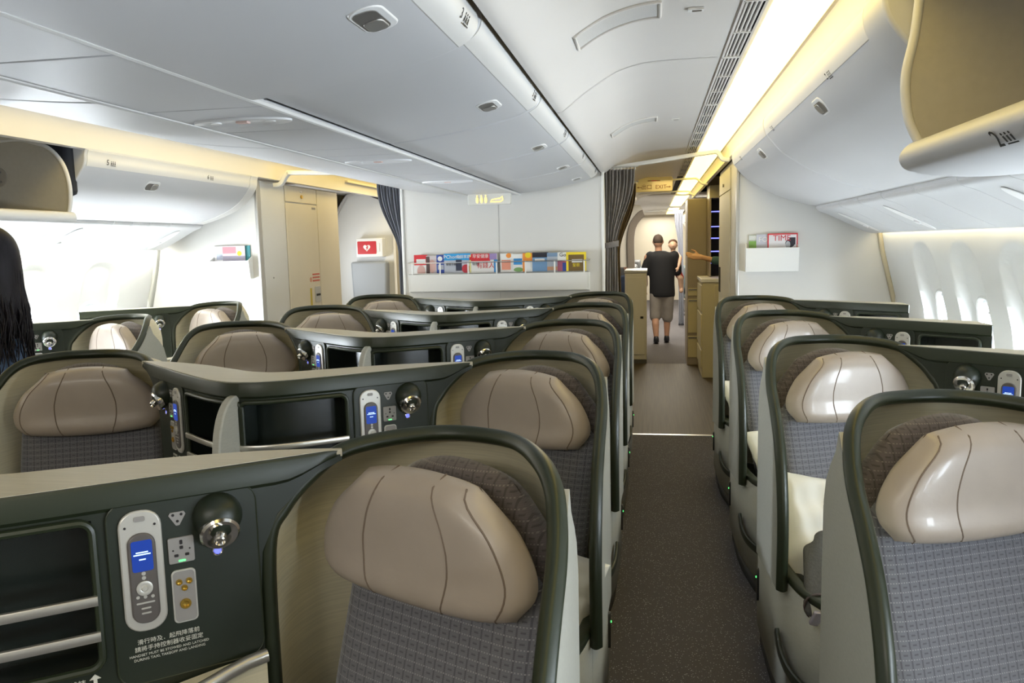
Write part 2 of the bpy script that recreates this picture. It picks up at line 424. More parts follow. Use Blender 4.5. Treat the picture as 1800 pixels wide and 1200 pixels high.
def side_wall(name, sgn, ys, yend, off):
    """curved sidewall with tapered window recesses; sgn=+1 right, -1 left; off = wall offset"""
    g = G(); y0 = -1.4; dy = 0.02; NY = int(round((yend - y0) / dy)); zs = [0.0, 0.2, 0.4, 0.6] + [0.62 + 0.02 * i for i in range(53)]
    zs = [z for z in zs if z <= 1.66]
    def X(z): return (wx(z) if sgn > 0 else -(wx(z)) + off)
    def rec(y, z):
        r = 0.0
        for yc in ys:
            d = abs(y - yc)
            if d < 0.30:
                hw = 0.215 - 0.02 * ss(1.1, 1.5, z)
                top = 1.545
                cr = 0.16
                # rounded rectangle distance
                qx = d - (hw - cr); qz = (z - (top - cr)) if z > 1.1 else ((0.72 + cr) - z)
                dist = math.hypot(max(qx, 0), max(qz, 0)) - cr if qx > 0 and qz > 0 else max(qx - cr, qz - cr)
                r = max(r, ss(0.006, -0.030, dist) * (0.035 + 0.045 * ss(1.55, 1.05, z)))
        return r
    def hole(y, z):
        return any(abs(y - yc) < 0.155 and (abs(y - yc) / 0.15) ** 2.6 + (abs(z - 1.02) / 0.225) ** 2.6 < 1 for yc in ys)
    V = []
    for i in range(NY + 1):
        y = y0 + dy * i
        V.append([(X(z) + sgn * rec(y, z), y, z) for z in zs])
    nz = len(zs)
    o = len(g.v); g.v += [p for r in V for p in r]
    for i in range(NY):
        for j in range(nz - 1):
            yc_ = y0 + dy * (i + .5); zc_ = (zs[j] + zs[j + 1]) / 2
            if zs[j] > 0.6 and hole(yc_, zc_): continue
            g.f.append((i * nz + j, i * nz + j + 1, (i + 1) * nz + j + 1, (i + 1) * nz + j)); g.m.append(0)
    struct(name, g, M_wall, angle=50)
    for k, yc in enumerate(ys):
        if yc > yend: continue
        xo = X(1.02) + sgn * 0.075
        fr = thing('window_%d' % (k + 1 + (20 if sgn < 0 else 0)), None, None, (xo, yc, 1.02)); tag(fr, kind='structure')
        ring = []
        for a in range(40):
            t = 2 * PI * a / 40; c, s_ = math.cos(t), math.sin(t)
            ex = 2 / 2.6
            yy = 0.15 * abs(c) ** ex * (1 if c > 0 else -1); zz = 0.225 * abs(s_) ** ex * (1 if s_ > 0 else -1)
            ring.append((-sgn * 0.0 + sgn * (wx(1.02 + zz) - wx(1.02)), yy, zz))
        gg = G().tube(ring, circ(0.017, 8), closed=True, up=(1, 0, 0)); obj('window_frame', gg, M_wall, fr)
        gg = G(); gg.add([(sgn * 0.03 + p[0], p[1] * 1.08, p[2] * 1.08) for p in ring], [tuple(range(40))]); obj('window_pane', gg, M_glass, fr)
        sh = [(p[0] + sgn * 0.02, p[1] * 1.02, p[2]) for p in ring if p[2] > (0.155 if sgn > 0 or yc > 2.8 else -9)]  # near left shades, out of view, drawn down to cut daylight on the centre
        gg = G().add(sh, [tuple(range(len(sh)))]); obj('window_shade', gg, M_wall, fr, solid=0.004)
        gg = G().box(-0.012 - sgn * 0.004, 0.012 - sgn * 0.004, -0.03, 0.03, 0.128, 0.142); obj('shade_handle', gg, M_latchrim, fr, bevel=0.003)
side_wall('wall_right', 1, [y for y in WIN_Y if y < 5.9], YB, 0)
XL = 2 * CX + 0.06              # mirror offset of the left wall
side_wall('wall_left', -1, [y - 0.1 for y in WIN_Y if y < 5.9], YBL, XL)
def wxl(z): return -wx(z) + XL

# outer skin above the bins, and the closed ends of the modelled cabin
g = G().box(-3.6, 1.1, -1.45, 27, 2.75, 2.77); struct('ceiling', g, M_dark, smooth=False)
g = G().grid([[(1.83, y, 1.60), (1.92, y, 1.9), (1.9, y, 2.5), (1.1, y, 2.77)] for y in (-1.45, 27)]); struct('wall_upper_right', g, M_dark, smooth=False)
g = G().grid([[(-4.24, y, 1.60), (-4.32, y, 1.9), (-4.3, y, 2.5), (-3.6, y, 2.77)] for y in (-1.45, 27)]); struct('wall_upper_left', g, M_dark, smooth=False)
g = G().box(1.66, 1.86, -1.4, 6.45, 1.70, 1.72); g.box(-4.28, -4.05, -1.4, 6.15, 1.70, 1.72); struct('trim_15', g, M_dark, smooth=False)
g = G().box(-4.4, 1.95, -1.45, -1.4, 0, 2.75); struct('wall_front', g, mat('front_wall', (.42, .40, .36), .6), smooth=False)
g = G().box(-4.4, 1.95, 22.4, 22.45, 0, 2.75); struct('wall_back', g, M_cream, smooth=False)
# aft of the bulkheads: plain outer walls
g = G().box(1.80, 1.84, 6.40, 27, 0, 2.75); struct('wall_right', g, M_bulk, smooth=False)
g = G().box(-4.24, -4.20, 6.10, 27, 0, 2.75); struct('wall_left', g, M_bulk, smooth=False)

# aisle ceilings, light coves
CP = [(-0.402, 2.155), (-0.37, 2.165), (-0.31, 2.212), (-0.24, 2.26), (-0.15, 2.31), (-0.05, 2.338), (0.06, 2.346), (0.285, 2.346)]
CPs = [(a, b) for a, b in catmull(CP, 4)]
def ceil(y0, y1, mirror=False, name='ceiling'):
    f = (lambda x: 2 * CX - x) if mirror else (lambda x: x)
    g = G()
    g.grid([[(f(x), y, z) for x, z in CPs] for y in (y0 + 0.003, y1 - 0.003)])
    g.grid([[(f(x), y, z + 0.02) for x, z in CPs] for y in (y0 + 0.003, y1 - 0.003)])
    struct(name, g, M_ceil)
seams = [-1.4, 1.15, 3.48, 5.80, 8.1, 10.4, 13.0]
for a, b in zip(seams, seams[1:]):
    ceil(a, b); 
    if b < 10.5: ceil(a, b, True)
def cove(y0, y1, mirror=False, low=2.262):
    f = (lambda x: 2 * CX - x) if mirror else (lambda x: x)
    g = G()
    P = [(0.285, 2.346), (0.285, 2.368), (0.352, 2.368), (0.352, 2.343)]
    g.grid([[(f(x), y, z) for x, z in P] for y in (y0, y1)])
    struct('trim_2', g, M_dark, smooth=False)
    g = G(); P = [(0.352, 2.342), (0.365, 2.345), (0.380, 2.352)]
    g.grid([[(f(x), y, z) for x, z in P] for y in (y0, y1)])
    xw = 0.60 if not mirror else 0.62
    P = [(0.572, 2.353), (0.588, 2.352), (xw, 2.335), (xw + 0.012, 2.30), (xw + 0.01, low), (xw + 0.04, low - 0.005)]
    g.grid([[(f(x), y, z) for x, z in P] for y in (y0, y1)])
    struct('trim_3', g, M_ceil)
    g = G(); g.grid([[(f(.378 + (.15 if mirror else .195) * k / 8), y, 2.352 - (0 if mirror else .022) * math.sin(PI * k / 8)) for k in range(9)] for y in (y0, y1)])
    o = obj('cove_light', g, M_cove); return o
tag(cove(-1.4, 13.0), 'long warm white cove light running above the right aisle', 'ceiling light')
tag(cove(-1.4, 10.4, True, 2.19), 'long yellow cove light above the left aisle beside the bins', 'ceiling light')

def grille(y0, y1, lab):
    t = thing('air_grille', lab, 'air vent', (0.32, (y0 + y1) / 2, 2.346), group='ceiling air grilles beside the right aisle cove light')
    L = (y1 - y0) / 2 - 0.008
    g = G()
    for k in range(4): 
        x = -0.0225 + k * 0.015
        g.box(x - 0.0030, x + 0.0030, -L, L, -0.004, 0.010)
    obj('slat', g, M_ceil, t, smooth=False)
    g = G()
    for x in (-.036, .036): g.box(x - .004, x + .004, -L, L, -.006, .008)
    n = 3
    for k in range(n + 1):
        y = -L + 2 * L * k / n
        g.box(-0.036, 0.036, y - 0.006, y + 0.006, -0.006, 0.008)
    obj('grille_frame', g, M_ceil, t, smooth=False)
gy = [0.2, 1.15, 2.3, 3.48, 4.64, 5.8, 6.95, 8.1, 9.5]
for i, (a, b) in enumerate(zip(gy, gy[1:])):
    grille(a, b, 'slatted ceiling air grille beside the cove light, %s' % ['nearest the viewer', 'second from the viewer', 'just before the first ceiling seam', 'just behind the first ceiling seam',
        'last one before the bulkheads', 'above the curtain opening', 'above the closet beside the exit sign', 'farthest one over the galley'][i])

# speaker panels and small placards in the aisle ceiling
def ceil_pt(x, y, dz=-0.001): return (x, y, lerp_prof([(b, a) for a, b in []] or [(z, x_) for x_, z in CPs][::-1], x) if False else zc(x) + dz)
def zc(x):
    for (x0, z0), (x1, z1) in zip(CPs, CPs[1:]):
        if x0 <= x <= x1 and x1 > x0: return z0 + (z1 - z0) * (x - x0) / (x1 - x0)
    return CPs[-1][1]
for i, (y, w) in enumerate([(2.72, 0.085), (5.05, 0.085)]):
    t = thing('speaker_panel', ['curved speaker panel set in the near aisle ceiling', 'curved speaker panel in the aisle ceiling nearer the curtain'][i], 'speaker panel', (0, y, 2.3), group='speaker panels in the aisle ceiling')
    xs = [-0.245 + 0.27 * k / 12 for k in range(13)]
    g = G(); rows = [[(x, yy, zc(x) - 2.3 - 0.0035) for x in xs] for yy in (-w + 0.012, w - 0.012)]
    g.grid(rows); obj('speaker_mesh', g, mat('speaker_mesh', (0.60, 0.585, 0.56), 0.7, bump=(300, 0.6)), t)
    path = [(x, -w, zc(x) - 2.3 - 0.003) for x in xs] + [(x, w, zc(x) - 2.3 - 0.003) for x in xs[::-1]]
    g = G().tube(path, circ(0.006, 8), closed=True); obj('panel_frame', g, M_ceil, t)
for i, y in enumerate([2.75, 5.1]):
    g = G().box(0.115, 0.165, y - 0.014, y + 0.014, 2.338, 2.3455, 0); g.box(0.128, 0.158, y - 0.008, y + 0.008, 2.337, 2.339, 1)
    tag(obj('ceiling_placard', g, [M_whitepl, M_latch], smooth=False), ['small square placard in the near aisle ceiling', 'small square placard in the aisle ceiling nearer the curtain'][i], 'placard')

# bulkheads
def bulk_poly(name, poly, y, th, m):
    g = G().prism(poly, lambda p, q, t: (p, t, q), y, y + th); return struct(name, g, m, smooth=False)
bulk_poly('wall_center', [(-2.04, 0), (-0.40, 0), (-0.40, 2.36), (-2.04, 2.36)], YB, 0.04, M_bulk)
RW = [(0.66, 0), (wx(0) , 0)] + [(wx(z) + 0.02, z) for z in (0.2, 0.5, 0.85, 1.12, 1.3, 1.5, 1.66)] + [(1.66, 2.36), (0.66, 2.36)]
bulk_poly('wall_aft_right', RW, YB, 0.04, M_bulk)
LW = [(-3.2, 0), (wxl(0), 0)] + [(wxl(z) - 0.02, z) for z in (0.2, 0.5, 0.85, 1.12, 1.3, 1.5, 1.66)] + [(-4.05, 2.36), (-3.2, 2.36)]
bulk_poly('wall_aft_left', LW, YBL, 0.04, M_bulk)
# edge extrusions of the bulkheads
g = G().box(-2.062, -2.04, YB - 0.012, YB + 0.05, 0, 2.3); g.box(-0.40, -0.378, YB - 0.012, YB + 0.05, 0, 2.3); struct('trim_4', g, M_whitepl, bevel=0.005)
g = G().box(0.638, 0.662, YB - 0.012, YB + 0.05, 0, 2.25); struct('trim_5', g, M_alu, bevel=0.005)
g = G().box(-3.205, -3.18, YBL - 0.012, YBL + 0.05, 0, 2.2); struct('trim_6', g, M_alu, bevel=0.005)
g = G().box(-1.237, -1.233, YB - 0.002, YB, 0, 2.1); struct('trim_7', g, M_groove, smooth=False)
path = [(wx(z) - 0.012, YB - 0.02, z) for z in [0.4 + 0.07 * i for i in range(19)]]
g = G().tube(path, rrect(0.05, 0.03, 0.012)); struct('trim_8', g, mat('gasket_tan', (0.50, 0.44, 0.30), 0.6))
path = [(wxl(z) + 0.012, YBL - 0.02, z) for z in [0.4 + 0.07 * i for i in range(19)]]
g = G().tube(path, rrect(0.05, 0.03, 0.012)); struct('trim_9', g, mat('gasket_grey', (0.42, 0.42, 0.38), 0.6))

# ------------------------------------------------------------------ overhead bins
BR = [(0.60, 2.255), (0.598, 2.225), (0.606, 2.185), (0.632, 2.14), (0.69, 2.075), (0.76, 2.022), (0.87, 1.955), (1.04, 1.885), (1.21, 1.838)]
BR = catmull(BR, 4)
BL = [(x if x > 0 else x, z) for x, z in BR]
def bin_body(prof, f, y0, y1, back, m, name, parent, bevel=0.012):
    """prof: face curve, back: closing points; f maps x; y relative"""
    poly = prof + back
    g = G().prism(poly, lambda p, q, t: (f(p), t, q), y0, y1)
    return obj(name, g, m, parent, bevel=bevel, angle=30, segs=3)
def latch(parent, f, x, z, tx, tz, y):
    """recessed oval latch on a face at (x,z) with face tangent (tx,tz)"""
    T = Vector((tx, 0, tz)).normalized()
    o = Vector((x, y, z))
    N = Vector((-tz, 0, tx)); N = N.normalized()
    if N.z > 0: N = -N
    def fr(p, q, t):
        P = o + Vector((0, 1, 0)) * p + T * q + N * t
        return (f(P.x), P.y, P.z)
    g = G().prism(rrect(0.15, 0.076, 0.032), fr, -0.01, 0.004); a = obj('latch', g, M_latchrim, parent, bevel=0.003)
    g = G().prism(rrect(0.122, 0.052, 0.021, cx=0.0, cy=0.004), fr, 0.003, 0.006); obj('latch_recess', g, M_latch, a)
    g = G().prism(rrect(0.062, 0.044, 0.014, cx=0.024, cy=0.004), fr, 0.005, 0.009); obj('latch_paddle', g, M_alu, a, bevel=0.002)
def strip_mark(parent, f, x, z, N, body, y, s=0.03, right=(0, 1, 0), mirror=False, tall=1.0):
    """row number and pictograms printed on the upper lip of a bin"""
    R = Vector(right); N = Vector(N).normalized(); U = N.cross(R).normalized()
    o = Vector((f(x), y, z)) + N * 0.002
    text('seat_number', body, s, M_print, parent, frame_mat(o - R * 0.03, R, U))
    g = G()
    M = frame_mat(o, R, U)
    for k in range(3):
        cx = 0.0 + 0.016 * k
        g.box(cx - 0.003, cx + 0.003, -0.010, 0.004, 0, 0.0006, M=M); g.cyl(M @ Vector((cx, 0.009, 0)), N, 0.003, 0.0006, 8)
    g.box(-0.004, 0.04, -0.016, -0.013, 0, 0.0006, M=M)
    obj('pictogram', g, M_print, parent, smooth=False)
fR = lambda x: x
def right_bin(y0, y1, lab, marks, ly):
    t = thing('overhead_bin', lab, 'overhead bin', (0.9, (y0 + y1) / 2, 2.25), group='closed overhead bins over the right window seats')
    yc = (y0 + y1) / 2; f = lambda x: x - 0.9
    back = [(1.26, 1.85), (1.55, 1.95), (1.55, 2.33), (0.64, 2.33)]
    bin_body([(x, z - 2.25) for x, z in BR], f, y0 + 0.006 - yc, y1 - 0.006 - yc, [(x, z - 2.25) for x, z in back], M_bin, 'door', t)
    lip = [(x - 0.003, z - 0.001 - 2.25) for x, z in BR[1:11]]; lip2 = [(x + 0.004, z - 2.25) for x, z in BR[1:11]][::-1]
    g = G().prism(lip + lip2, lambda p, q, s: (f(p), s, q), y0 + 0.02 - yc, y1 - 0.02 - yc); obj('door_lip', g, M_binrim, t, angle=30, bevel=0.001)
    for (b, y) in marks: strip_mark(t, f, 0.612, 2.170 - 2.25, (-0.85, 0, -0.5), b, y - yc, 0.034, (0, -1, 0))
    for y in ly: latch(t, f, 0.655, 2.114 - 2.25, 0.06, -0.063, y - yc)
    return t
right_bin(2.5, 4.62, 'closed white overhead bin over the right window seats, behind the open bin', [('2', 3.05), ('1', 4.4)], [3.39])
right_bin(4.62, 6.40, 'closed white overhead bin ending at the right bulkhead, last on that side', [('1', 5.9)], [5.1])
t = thing('bin_filler', 'narrow white filler section between the open bin and the closed bins', 'overhead bin', (0.9, 2.4, 2.25))
bin_body([(x - 0.012, z - 2.262) for x, z in BR], lambda x: x - 0.9, -0.12, 0.09, [(1.26, -0.4), (1.55, -0.3), (1.55, 0.08), (0.64, 0.08)], M_bin, 'filler_panel', t)

# open bin on the right: housing liner, end plate and lowered bucket
def open_bin(sx, y0, y1, lab, cat_group, xo, number, left=False):
    t = thing('open_overhead_bin', lab, 'overhead bin', (xo, y1, 2.0))
    f = (lambda x: x) if not left else (lambda x: -x)
    # coordinates x: outboard positive, from lip x=0.66
    def fr(p, q, s_): return (f(p) , s_, q - 2.0)
    plate = [(0.02, 1.83), (-0.012, 1.90), (-0.022, 2.0), (-0.005, 2.1), (0.005, 2.2), (0.02, 2.40), (0.95, 2.40), (0.95, 1.86), (0.55, 1.82), (0.3, 1.80), (0.1, 1.79)]
    if left: plate = [(0.02, 1.82), (0.0, 1.9), (0.0, 2.0), (0.03, 2.10), (0.10, 2.18), (0.2, 2.22), (0.35, 2.24), (0.9, 2.2), (0.9, 1.86), (0.5, 1.8), (0.2, 1.79)]
    ne = 6 if not left else 8
    g = G().prism([tuple(q) for q in catmull(plate[:ne], 5)] + plate[ne:], fr, -0.03, -0.012); obj('end_plate', g, M_beige, t, smooth=False)
    edge = [(p, q) for p, q in (plate[:6] if not left else plate[:8])]
    g = G().tube([(f(p) , -0.025, q - 2.0) for p, q in catmull(edge, 5)], circ(0.012, 10)); obj('plate_edge', g, M_binrim, t)
    # outer face of the lowered bucket
    L = y0 - y1
    face = catmull([(0.03, 1.845), (0.0, 1.838), (-0.022, 1.815), (-0.024, 1.79), (0.0, 1.768), (0.08, 1.752), (0.22, 1.748), (0.40, 1.765), (0.58, 1.80)], 4)
    if left: face = catmull([(0.03, 1.84), (0.0, 1.835), (-0.012, 1.815), (-0.01, 1.79), (0.01, 1.775), (0.08, 1.765), (0.22, 1.765), (0.40, 1.775), (0.58, 1.80)], 4)
    inner = [(0.56, 1.83), (0.3, 1.80), (0.08, 1.795), (0.03, 1.81)]
    g = G().prism(face + inner, fr, L, 0.0); obj('bucket', g, M_bin if not left else M_binrim, t, angle=30, bevel=0.01, segs=3)
    return t, fr, L
t, fr, L = open_bin(1, 0.4, 2.27, 'open overhead bin at top right with beige lining, lowered', None, 0.66, '2')
g = G().box(0.25, 0.9, L, -0.03, 0.36, 0.40); g.box(0.93, 0.95, L, -0.03, -0.15, 0.4); obj('liner', g, M_beige, t, smooth=False)
strip_mark(t, lambda x: x, -0.015, -0.222, (-0.75, 0, -0.66), '2', -0.62, 0.055, (0, -1, 0))
t, fr, L = open_bin(-1, 1.2, 3.98, 'open overhead bin at far left with beige lining and round pivot', None, -3.15, '5', left=True)
g = G().box(-0.9, -0.2, L, -0.03, 0.24, 0.26); obj('liner', g, M_beige, t, smooth=False)
g = G().cyl((-0.43, -0.034, 0.04), (0, -1, 0), 0.055, 0.006, 28); p = obj('pivot_disc', g, mat('pivot_grey', (0.36, 0.33, 0.28), 0.5), t)
for dx, dz in ((-1, 1), (1, 1), (-1, -1), (1, -1)):
    g = G().cyl((-0.43 + dx * 0.022, -0.042, 0.04 + dz * 0.026), (0, -1, 0), 0.006, 0.003, 10); obj('screw', g, M_latch, p)
g = G().box(-0.5, -0.03, -0.006, 0.07, -0.02, 0.32); tag(obj('black_infill', g, mat('infill_black', (0.012, 0.014, 0.02), 0.8), None, bevel=0.03), 'black bag showing in the gap beside the open left bin', 'infill')  # plain black block filling the gap between the two bins
bpy.data.objects['black_infill'].location = (-3.16, 4.02, 1.95)

# left closed bin
def left_bin(y0, y1, lab, marks, ly):
    X0 = -3.12
    t = thing('overhead_bin', lab, 'overhead bin', (X0, (y0 + y1) / 2, 2.2)); yc = (y0 + y1) / 2
    P = catmull([(0.012, 2.19), (0.0, 2.16), (-0.005, 2.12), (-0.03, 2.07), (-0.10, 1.99), (-0.20, 1.925), (-0.35, 1.865), (-0.50, 1.825), (-0.62, 1.805)], 4)
    P = [(x, z - 2.2) for x, z in P]
    f = lambda x: x
    bin_body(P, f, y0 - yc, y1 - 0.12 - yc, [(-0.66, -0.36), (-0.9, -0.2), (-0.9, 0.06), (-0.02, 0.06)], M_bin, 'door', t)
    bin_body(P, f, y1 - 0.115 - yc, y1 - yc, [(-0.66, -0.36), (-0.9, -0.2), (-0.9, 0.06), (-0.02, 0.06)], M_binrim, 'end_cap', t)
    lip = [(x + 0.003, z - 0.001) for x, z in P[1:11]]; lip2 = [(x - 0.004, z) for x, z in P[1:11]][::-1]
    g = G().prism(lip + lip2, lambda p, q, s: (f(p), s, q), y0 + 0.02 - yc, y1 - 0.13 - yc); obj('door_lip', g, M_binrim, t, angle=30, bevel=0.001)
    for (b, y) in marks: strip_mark(t, f, 0.0, -0.07, (0.98, 0, -0.15), b, y - yc, 0.045, (0, 1, 0))
    for y in ly: latch(t, f, -0.065, -0.168, -0.07, -0.08, y - yc)
left_bin(4.06, 6.05, 'closed white overhead bin over the left window seats', [('5', 4.28), ('6', 5.35)], [4.75])

# centre bins, both sides of the centre line
BC = [(-0.43, 2.20), (-0.426, 2.165), (-0.44, 2.135), (-0.475, 2.112), (-0.53, 2.092), (-0.60, 2.075), (-0.70, 2.055), (-0.84, 2.033), (-0.95, 2.02), (-1.045, 2.012)]
BC = catmull(BC, 4)
def centre_bin(y0, y1, lab, right, marks, ly, drop=0.0):
    X0 = -0.75 if right else 2 * CX + 0.75
    t = thing('overhead_bin', lab, 'overhead bin', (X0, (y0 + y1) / 2, 2.2), group='closed bins of the centre row')
    yc = (y0 + y1) / 2
    f = (lambda x: x + 0.75) if right else (lambda x: -(x + 0.75))
    P = [(x, (z if right else 2.012 + (z - 2.012) * (.62 if z < 2.14 else .95)) - 2.2 - drop) for x, z in BC]
    bin_body(P, f, y0 + 0.005 - yc, y1 - 0.005 - yc, [(-1.05, 0.1), (-0.44, 0.1)], M_bin, 'door', t, bevel=0.014)
    lip = [(x + 0.003, z - 0.001) for x, z in P[1:13]]; lip2 = [(x - 0.004, z) for x, z in P[1:13]][::-1]
    g = G().prism(lip + lip2, lambda p, q, s: (f(p), s, q), y0 + 0.02 - yc, y1 - 0.02 - yc); obj('door_lip', g, M_binrim, t, angle=30, bevel=0.001)
    for (b, y) in marks: strip_mark(t, f, -0.429, -0.052 - drop, (1 if right else -1, 0, -0.35), b, y - yc, 0.034, (0, 1 if right else -1, 0))
    for y in ly: latch(t, f, -0.56, 2.0855 - 2.2 - drop, -0.07, -0.018, y - yc)
centre_bin(0.0, 2.022, 'closed centre bin nearest the viewer, on the right aisle side', True, [('3', 1.88)], [1.62], 0.02)
centre_bin(2.03, 3.13, 'closed centre bin behind the nearest one, right aisle side', True, [('3', 3.0)], [2.80])
centre_bin(3.13, 4.18, 'third closed centre bin from the viewer, right aisle side', True, [('2', 4.05)], [4.05])
centre_bin(4.18, 5.30, 'fourth closed centre bin from the viewer, right aisle side', True, [('1', 5.1)], [5.15])
centre_bin(5.30, 6.42, 'closed centre bin meeting the centre bulkhead, right aisle side', True, [('1', 6.2)], [6.1])
for i, (a, b) in enumerate(((0.0, 2.03), (2.03, 3.13), (3.13, 4.18), (4.18, 5.30), (5.30, 6.42))):
    centre_bin(a, b, 'underside of the left aisle side centre bin, %s' % ['nearest the viewer', 'second from the viewer', 'third from the viewer', 'fourth from the viewer', 'against the centre bulkhead'][i], False, [], [(a + b) / 2])

# overhead service panels between the two centre bin rows
def psu_panel(y0, y1, x0, x1, z0, lab, group, oval=None, drop=0):
    t = thing('service_panel', lab, 'service panel', ((x0 + x1) / 2, (y0 + y1) / 2, z0), group=group)
    hx = (x1 - x0) / 2; hy = (y1 - y0) / 2
    g = G().box(-hx, hx, -hy + 0.003, hy - 0.003, 0, 0.02); obj('panel', g, M_psu, t, bevel=0.004)
    if oval:
        g = G(); g.lathe((0, 0, 0), (0, 0, -1), [(-0.002, 0.055), (0.006, 0.055), (0.008, 0.048), (0.002, 0.040), (0.001, 0.0)], 36)
        for i, v in enumerate(g.v): g.v[i] = (v[0] * 2.9, v[1] * 1.15, v[2])
        o = obj('light_recess', g, M_psu_light, t)
        for sx in (-1, 1):
            g = G().cyl((sx * 0.09, 0, -0.006), (0, 0, 1), 0.016, 0.005, 16); obj('reading_lamp', g, M_latchrim, o)
        g = G().box(-0.02, 0.02, -0.012, 0.012, -0.008, -0.001); obj('call_button', g, mat('button_pink', (0.75, 0.55, 0.5), 0.4), o, bevel=0.003)
ys = [0.3, 0.95, 1.5, 2.12, 2.55, 3.1, 3.34, 3.8, 4.3, 4.62, 5.05, 5.6, 6.42]
names = ['nearest the viewer', 'second from the viewer', 'third from the viewer', 'with the nearest oval reading light', 'behind the nearest oval reading light', 'short one before the second oval light',
         'with the second oval reading light', 'behind the second oval reading light', 'before the third oval light', 'with the third oval reading light', 'behind the third oval light', 'above the lavatory sign']
for i, (a, b) in enumerate(zip(ys, ys[1:])):
    psu_panel(a, b, -1.425, -1.055, 1.998, 'flat centre ceiling service panel, ' + names[i], 'service panels between the centre bins', oval=i in (3, 6, 9))
g = G()
for x in (-1.05, -1.43):
    g.tube([(x, 0, 2.002), (x, 6.42, 2.002)], circ(0.010, 8))
struct('trim_10', g, M_binrim)

# right-hand window-side service panels
SP = catmull([(1.215, 1.825), (1.235, 1.80), (1.30, 1.775), (1.42, 1.715), (1.54, 1.655), (1.61, 1.628), (1.645, 1.632), (1.655, 1.655)], 5)
def side_psu(y0, y1, lab, right, oval, grp):
    f = (lambda x: x) if right else (lambda x: -x + XL + 0.02)
    yc = (y0 + y1) / 2
    t = thing('window_service_panel', lab, 'service panel', (f(1.43), yc, 1.71), group=grp)
    h = (y1 - y0) / 2 - 0.003
    g = G().prism(SP + [(1.655, 1.70), (1.30, 1.86), (1.22, 1.86)], lambda p, q, s: (f(p) - f(1.43), s, q - 1.71), -h, h); obj('panel', g, M_psu, t, bevel=0.004, angle=30)
    if oval:
        T = Vector((0.12, 0, -0.058)).normalized(); N = Vector((-0.058, 0, -0.12)).normalized(); sg = 1 if right else -1
        def fr(p, q, s): 
            P = Vector((1.44, 0, 1.706)) + Vector((0, 1, 0)) * q + T * p + N * s
            return (f(P.x) - f(1.43), P.y, P.z - 1.71)
        pts = [(0.16 * math.cos(a * 2 * PI / 32), 0.055 * math.sin(a * 2 * PI / 32)) for a in range(32)]
        g = G().prism(pts, fr, 0.0, 0.005); o = obj('light_recess', g, M_psu_light, t, bevel=0.003)
        g = G().prism([(0.05 + 0.02 * math.cos(a), 0.02 * math.sin(a)) for a in [k * PI / 8 for k in range(16)]], fr, 0.004, 0.014); obj('reading_lamp', g, M_latchrim, o)
ys = [0.4, 1.6, 2.3, 3.1, 3.55, 4.1, 4.65, 5.15, 5.65, 6.40]
for i, (a, b) in enumerate(zip(ys, ys[1:])):
    side_psu(a, b, 'white service panel over the right windows, ' + ['nearest the viewer', 'second from the viewer', 'before the large oval light', 'with the large oval light', 'behind the large oval light', 'fourth before the bulkhead', 'with the middle oval light', 'next to last before the bulkhead', 'last before the right bulkhead'][i], True, i in (3, 6, 8), 'service panels over the right windows')
ys = [1.2, 2.4, 3.4, 4.5, 4.95, 5.15, 5.35, 5.6, 6.05]
for i, (a, b) in enumerate(zip(ys, ys[1:])):
    side_psu(a, b, 'white service panel over the left windows, ' + ['nearest the viewer', 'second from the viewer', 'above the long-haired person', 'below the near end of the closed bin', 'first narrow one', 'second narrow one', 'third narrow one', 'last with an oval light'][i], False, i in (3, 7), 'service panels over the left windows')
# wall wash lamps at the service panels' outer lip; the left stands in for sunlight
g = G().box(1.660, 1.684, 0.3, 6.38, 1.650, 1.66); tag(obj('wall_wash_light', g, M_wash, smooth=False), 'warm wall wash light strip above the right windows', 'wall light')
g = G().box(XL - 1.660, XL - 1.632, 1.2, 6.05, 1.628, 1.64); tag(obj('wall_wash_light', g, M_washl, smooth=False), 'warm wall wash light strip above the left windows, boosted in place of sunlight', 'wall light')
g = G().box(1.64, 1.80, -1.4, 6.45, 1.662, 1.70); g.box(XL - 1.80, XL - 1.64, -1.4, 6.15, 1.662, 1.70); struct('trim_11', g, M_wall, smooth=False)

# ------------------------------------------------------------------ pod seats
TRIM = [(.578, -.202, .42), (.578, -.200, .70), (.575, -.198, 1.02), (.548, -.175, 1.105), (.50, -.135, 1.165), (.45, -.094, 1.200), (.36, -.036, 1.213), (.26, -.002, 1.216),
        (.16, -.025, 1.217), (.08, -.085, 1.218), (.022, -.185, 1.210), (-.008, -.245, 1.180), (-.020, -.295, 1.135), (-.024, -.35, 1.085), (-.022, -.43, 1.02), (-.020, -.51, .94), (-.020, -.58, .83), (-.020, -.615, .70), (-.020, -.615, .56), (-.020, -.61, .47)]
LOW = [(.578, -.202), (.578, -.20), (.577, -.195), (.588, -.12), (.578, -.04), (.545, .02), (.44, .065), (.30, .075),
       (.18, .06), (.09, .02), (.03, -.05), (-.004, -.13), (-.014, -.22), (-.018, -.35), (-.018, -.43), (-.018, -.51), (-.018, -.58), (-.018, -.615), (-.018, -.615), (-.018, -.61)]
TH = math.radians(25)
OT = (.250, -.212)
def seat_pt(a, b, z):           # seat frame: a towards the window, b forward, from the headrest front
    return (OT[0] + a * math.cos(TH) + b * math.sin(TH), OT[1] + a * math.sin(TH) - b * math.cos(TH), z)

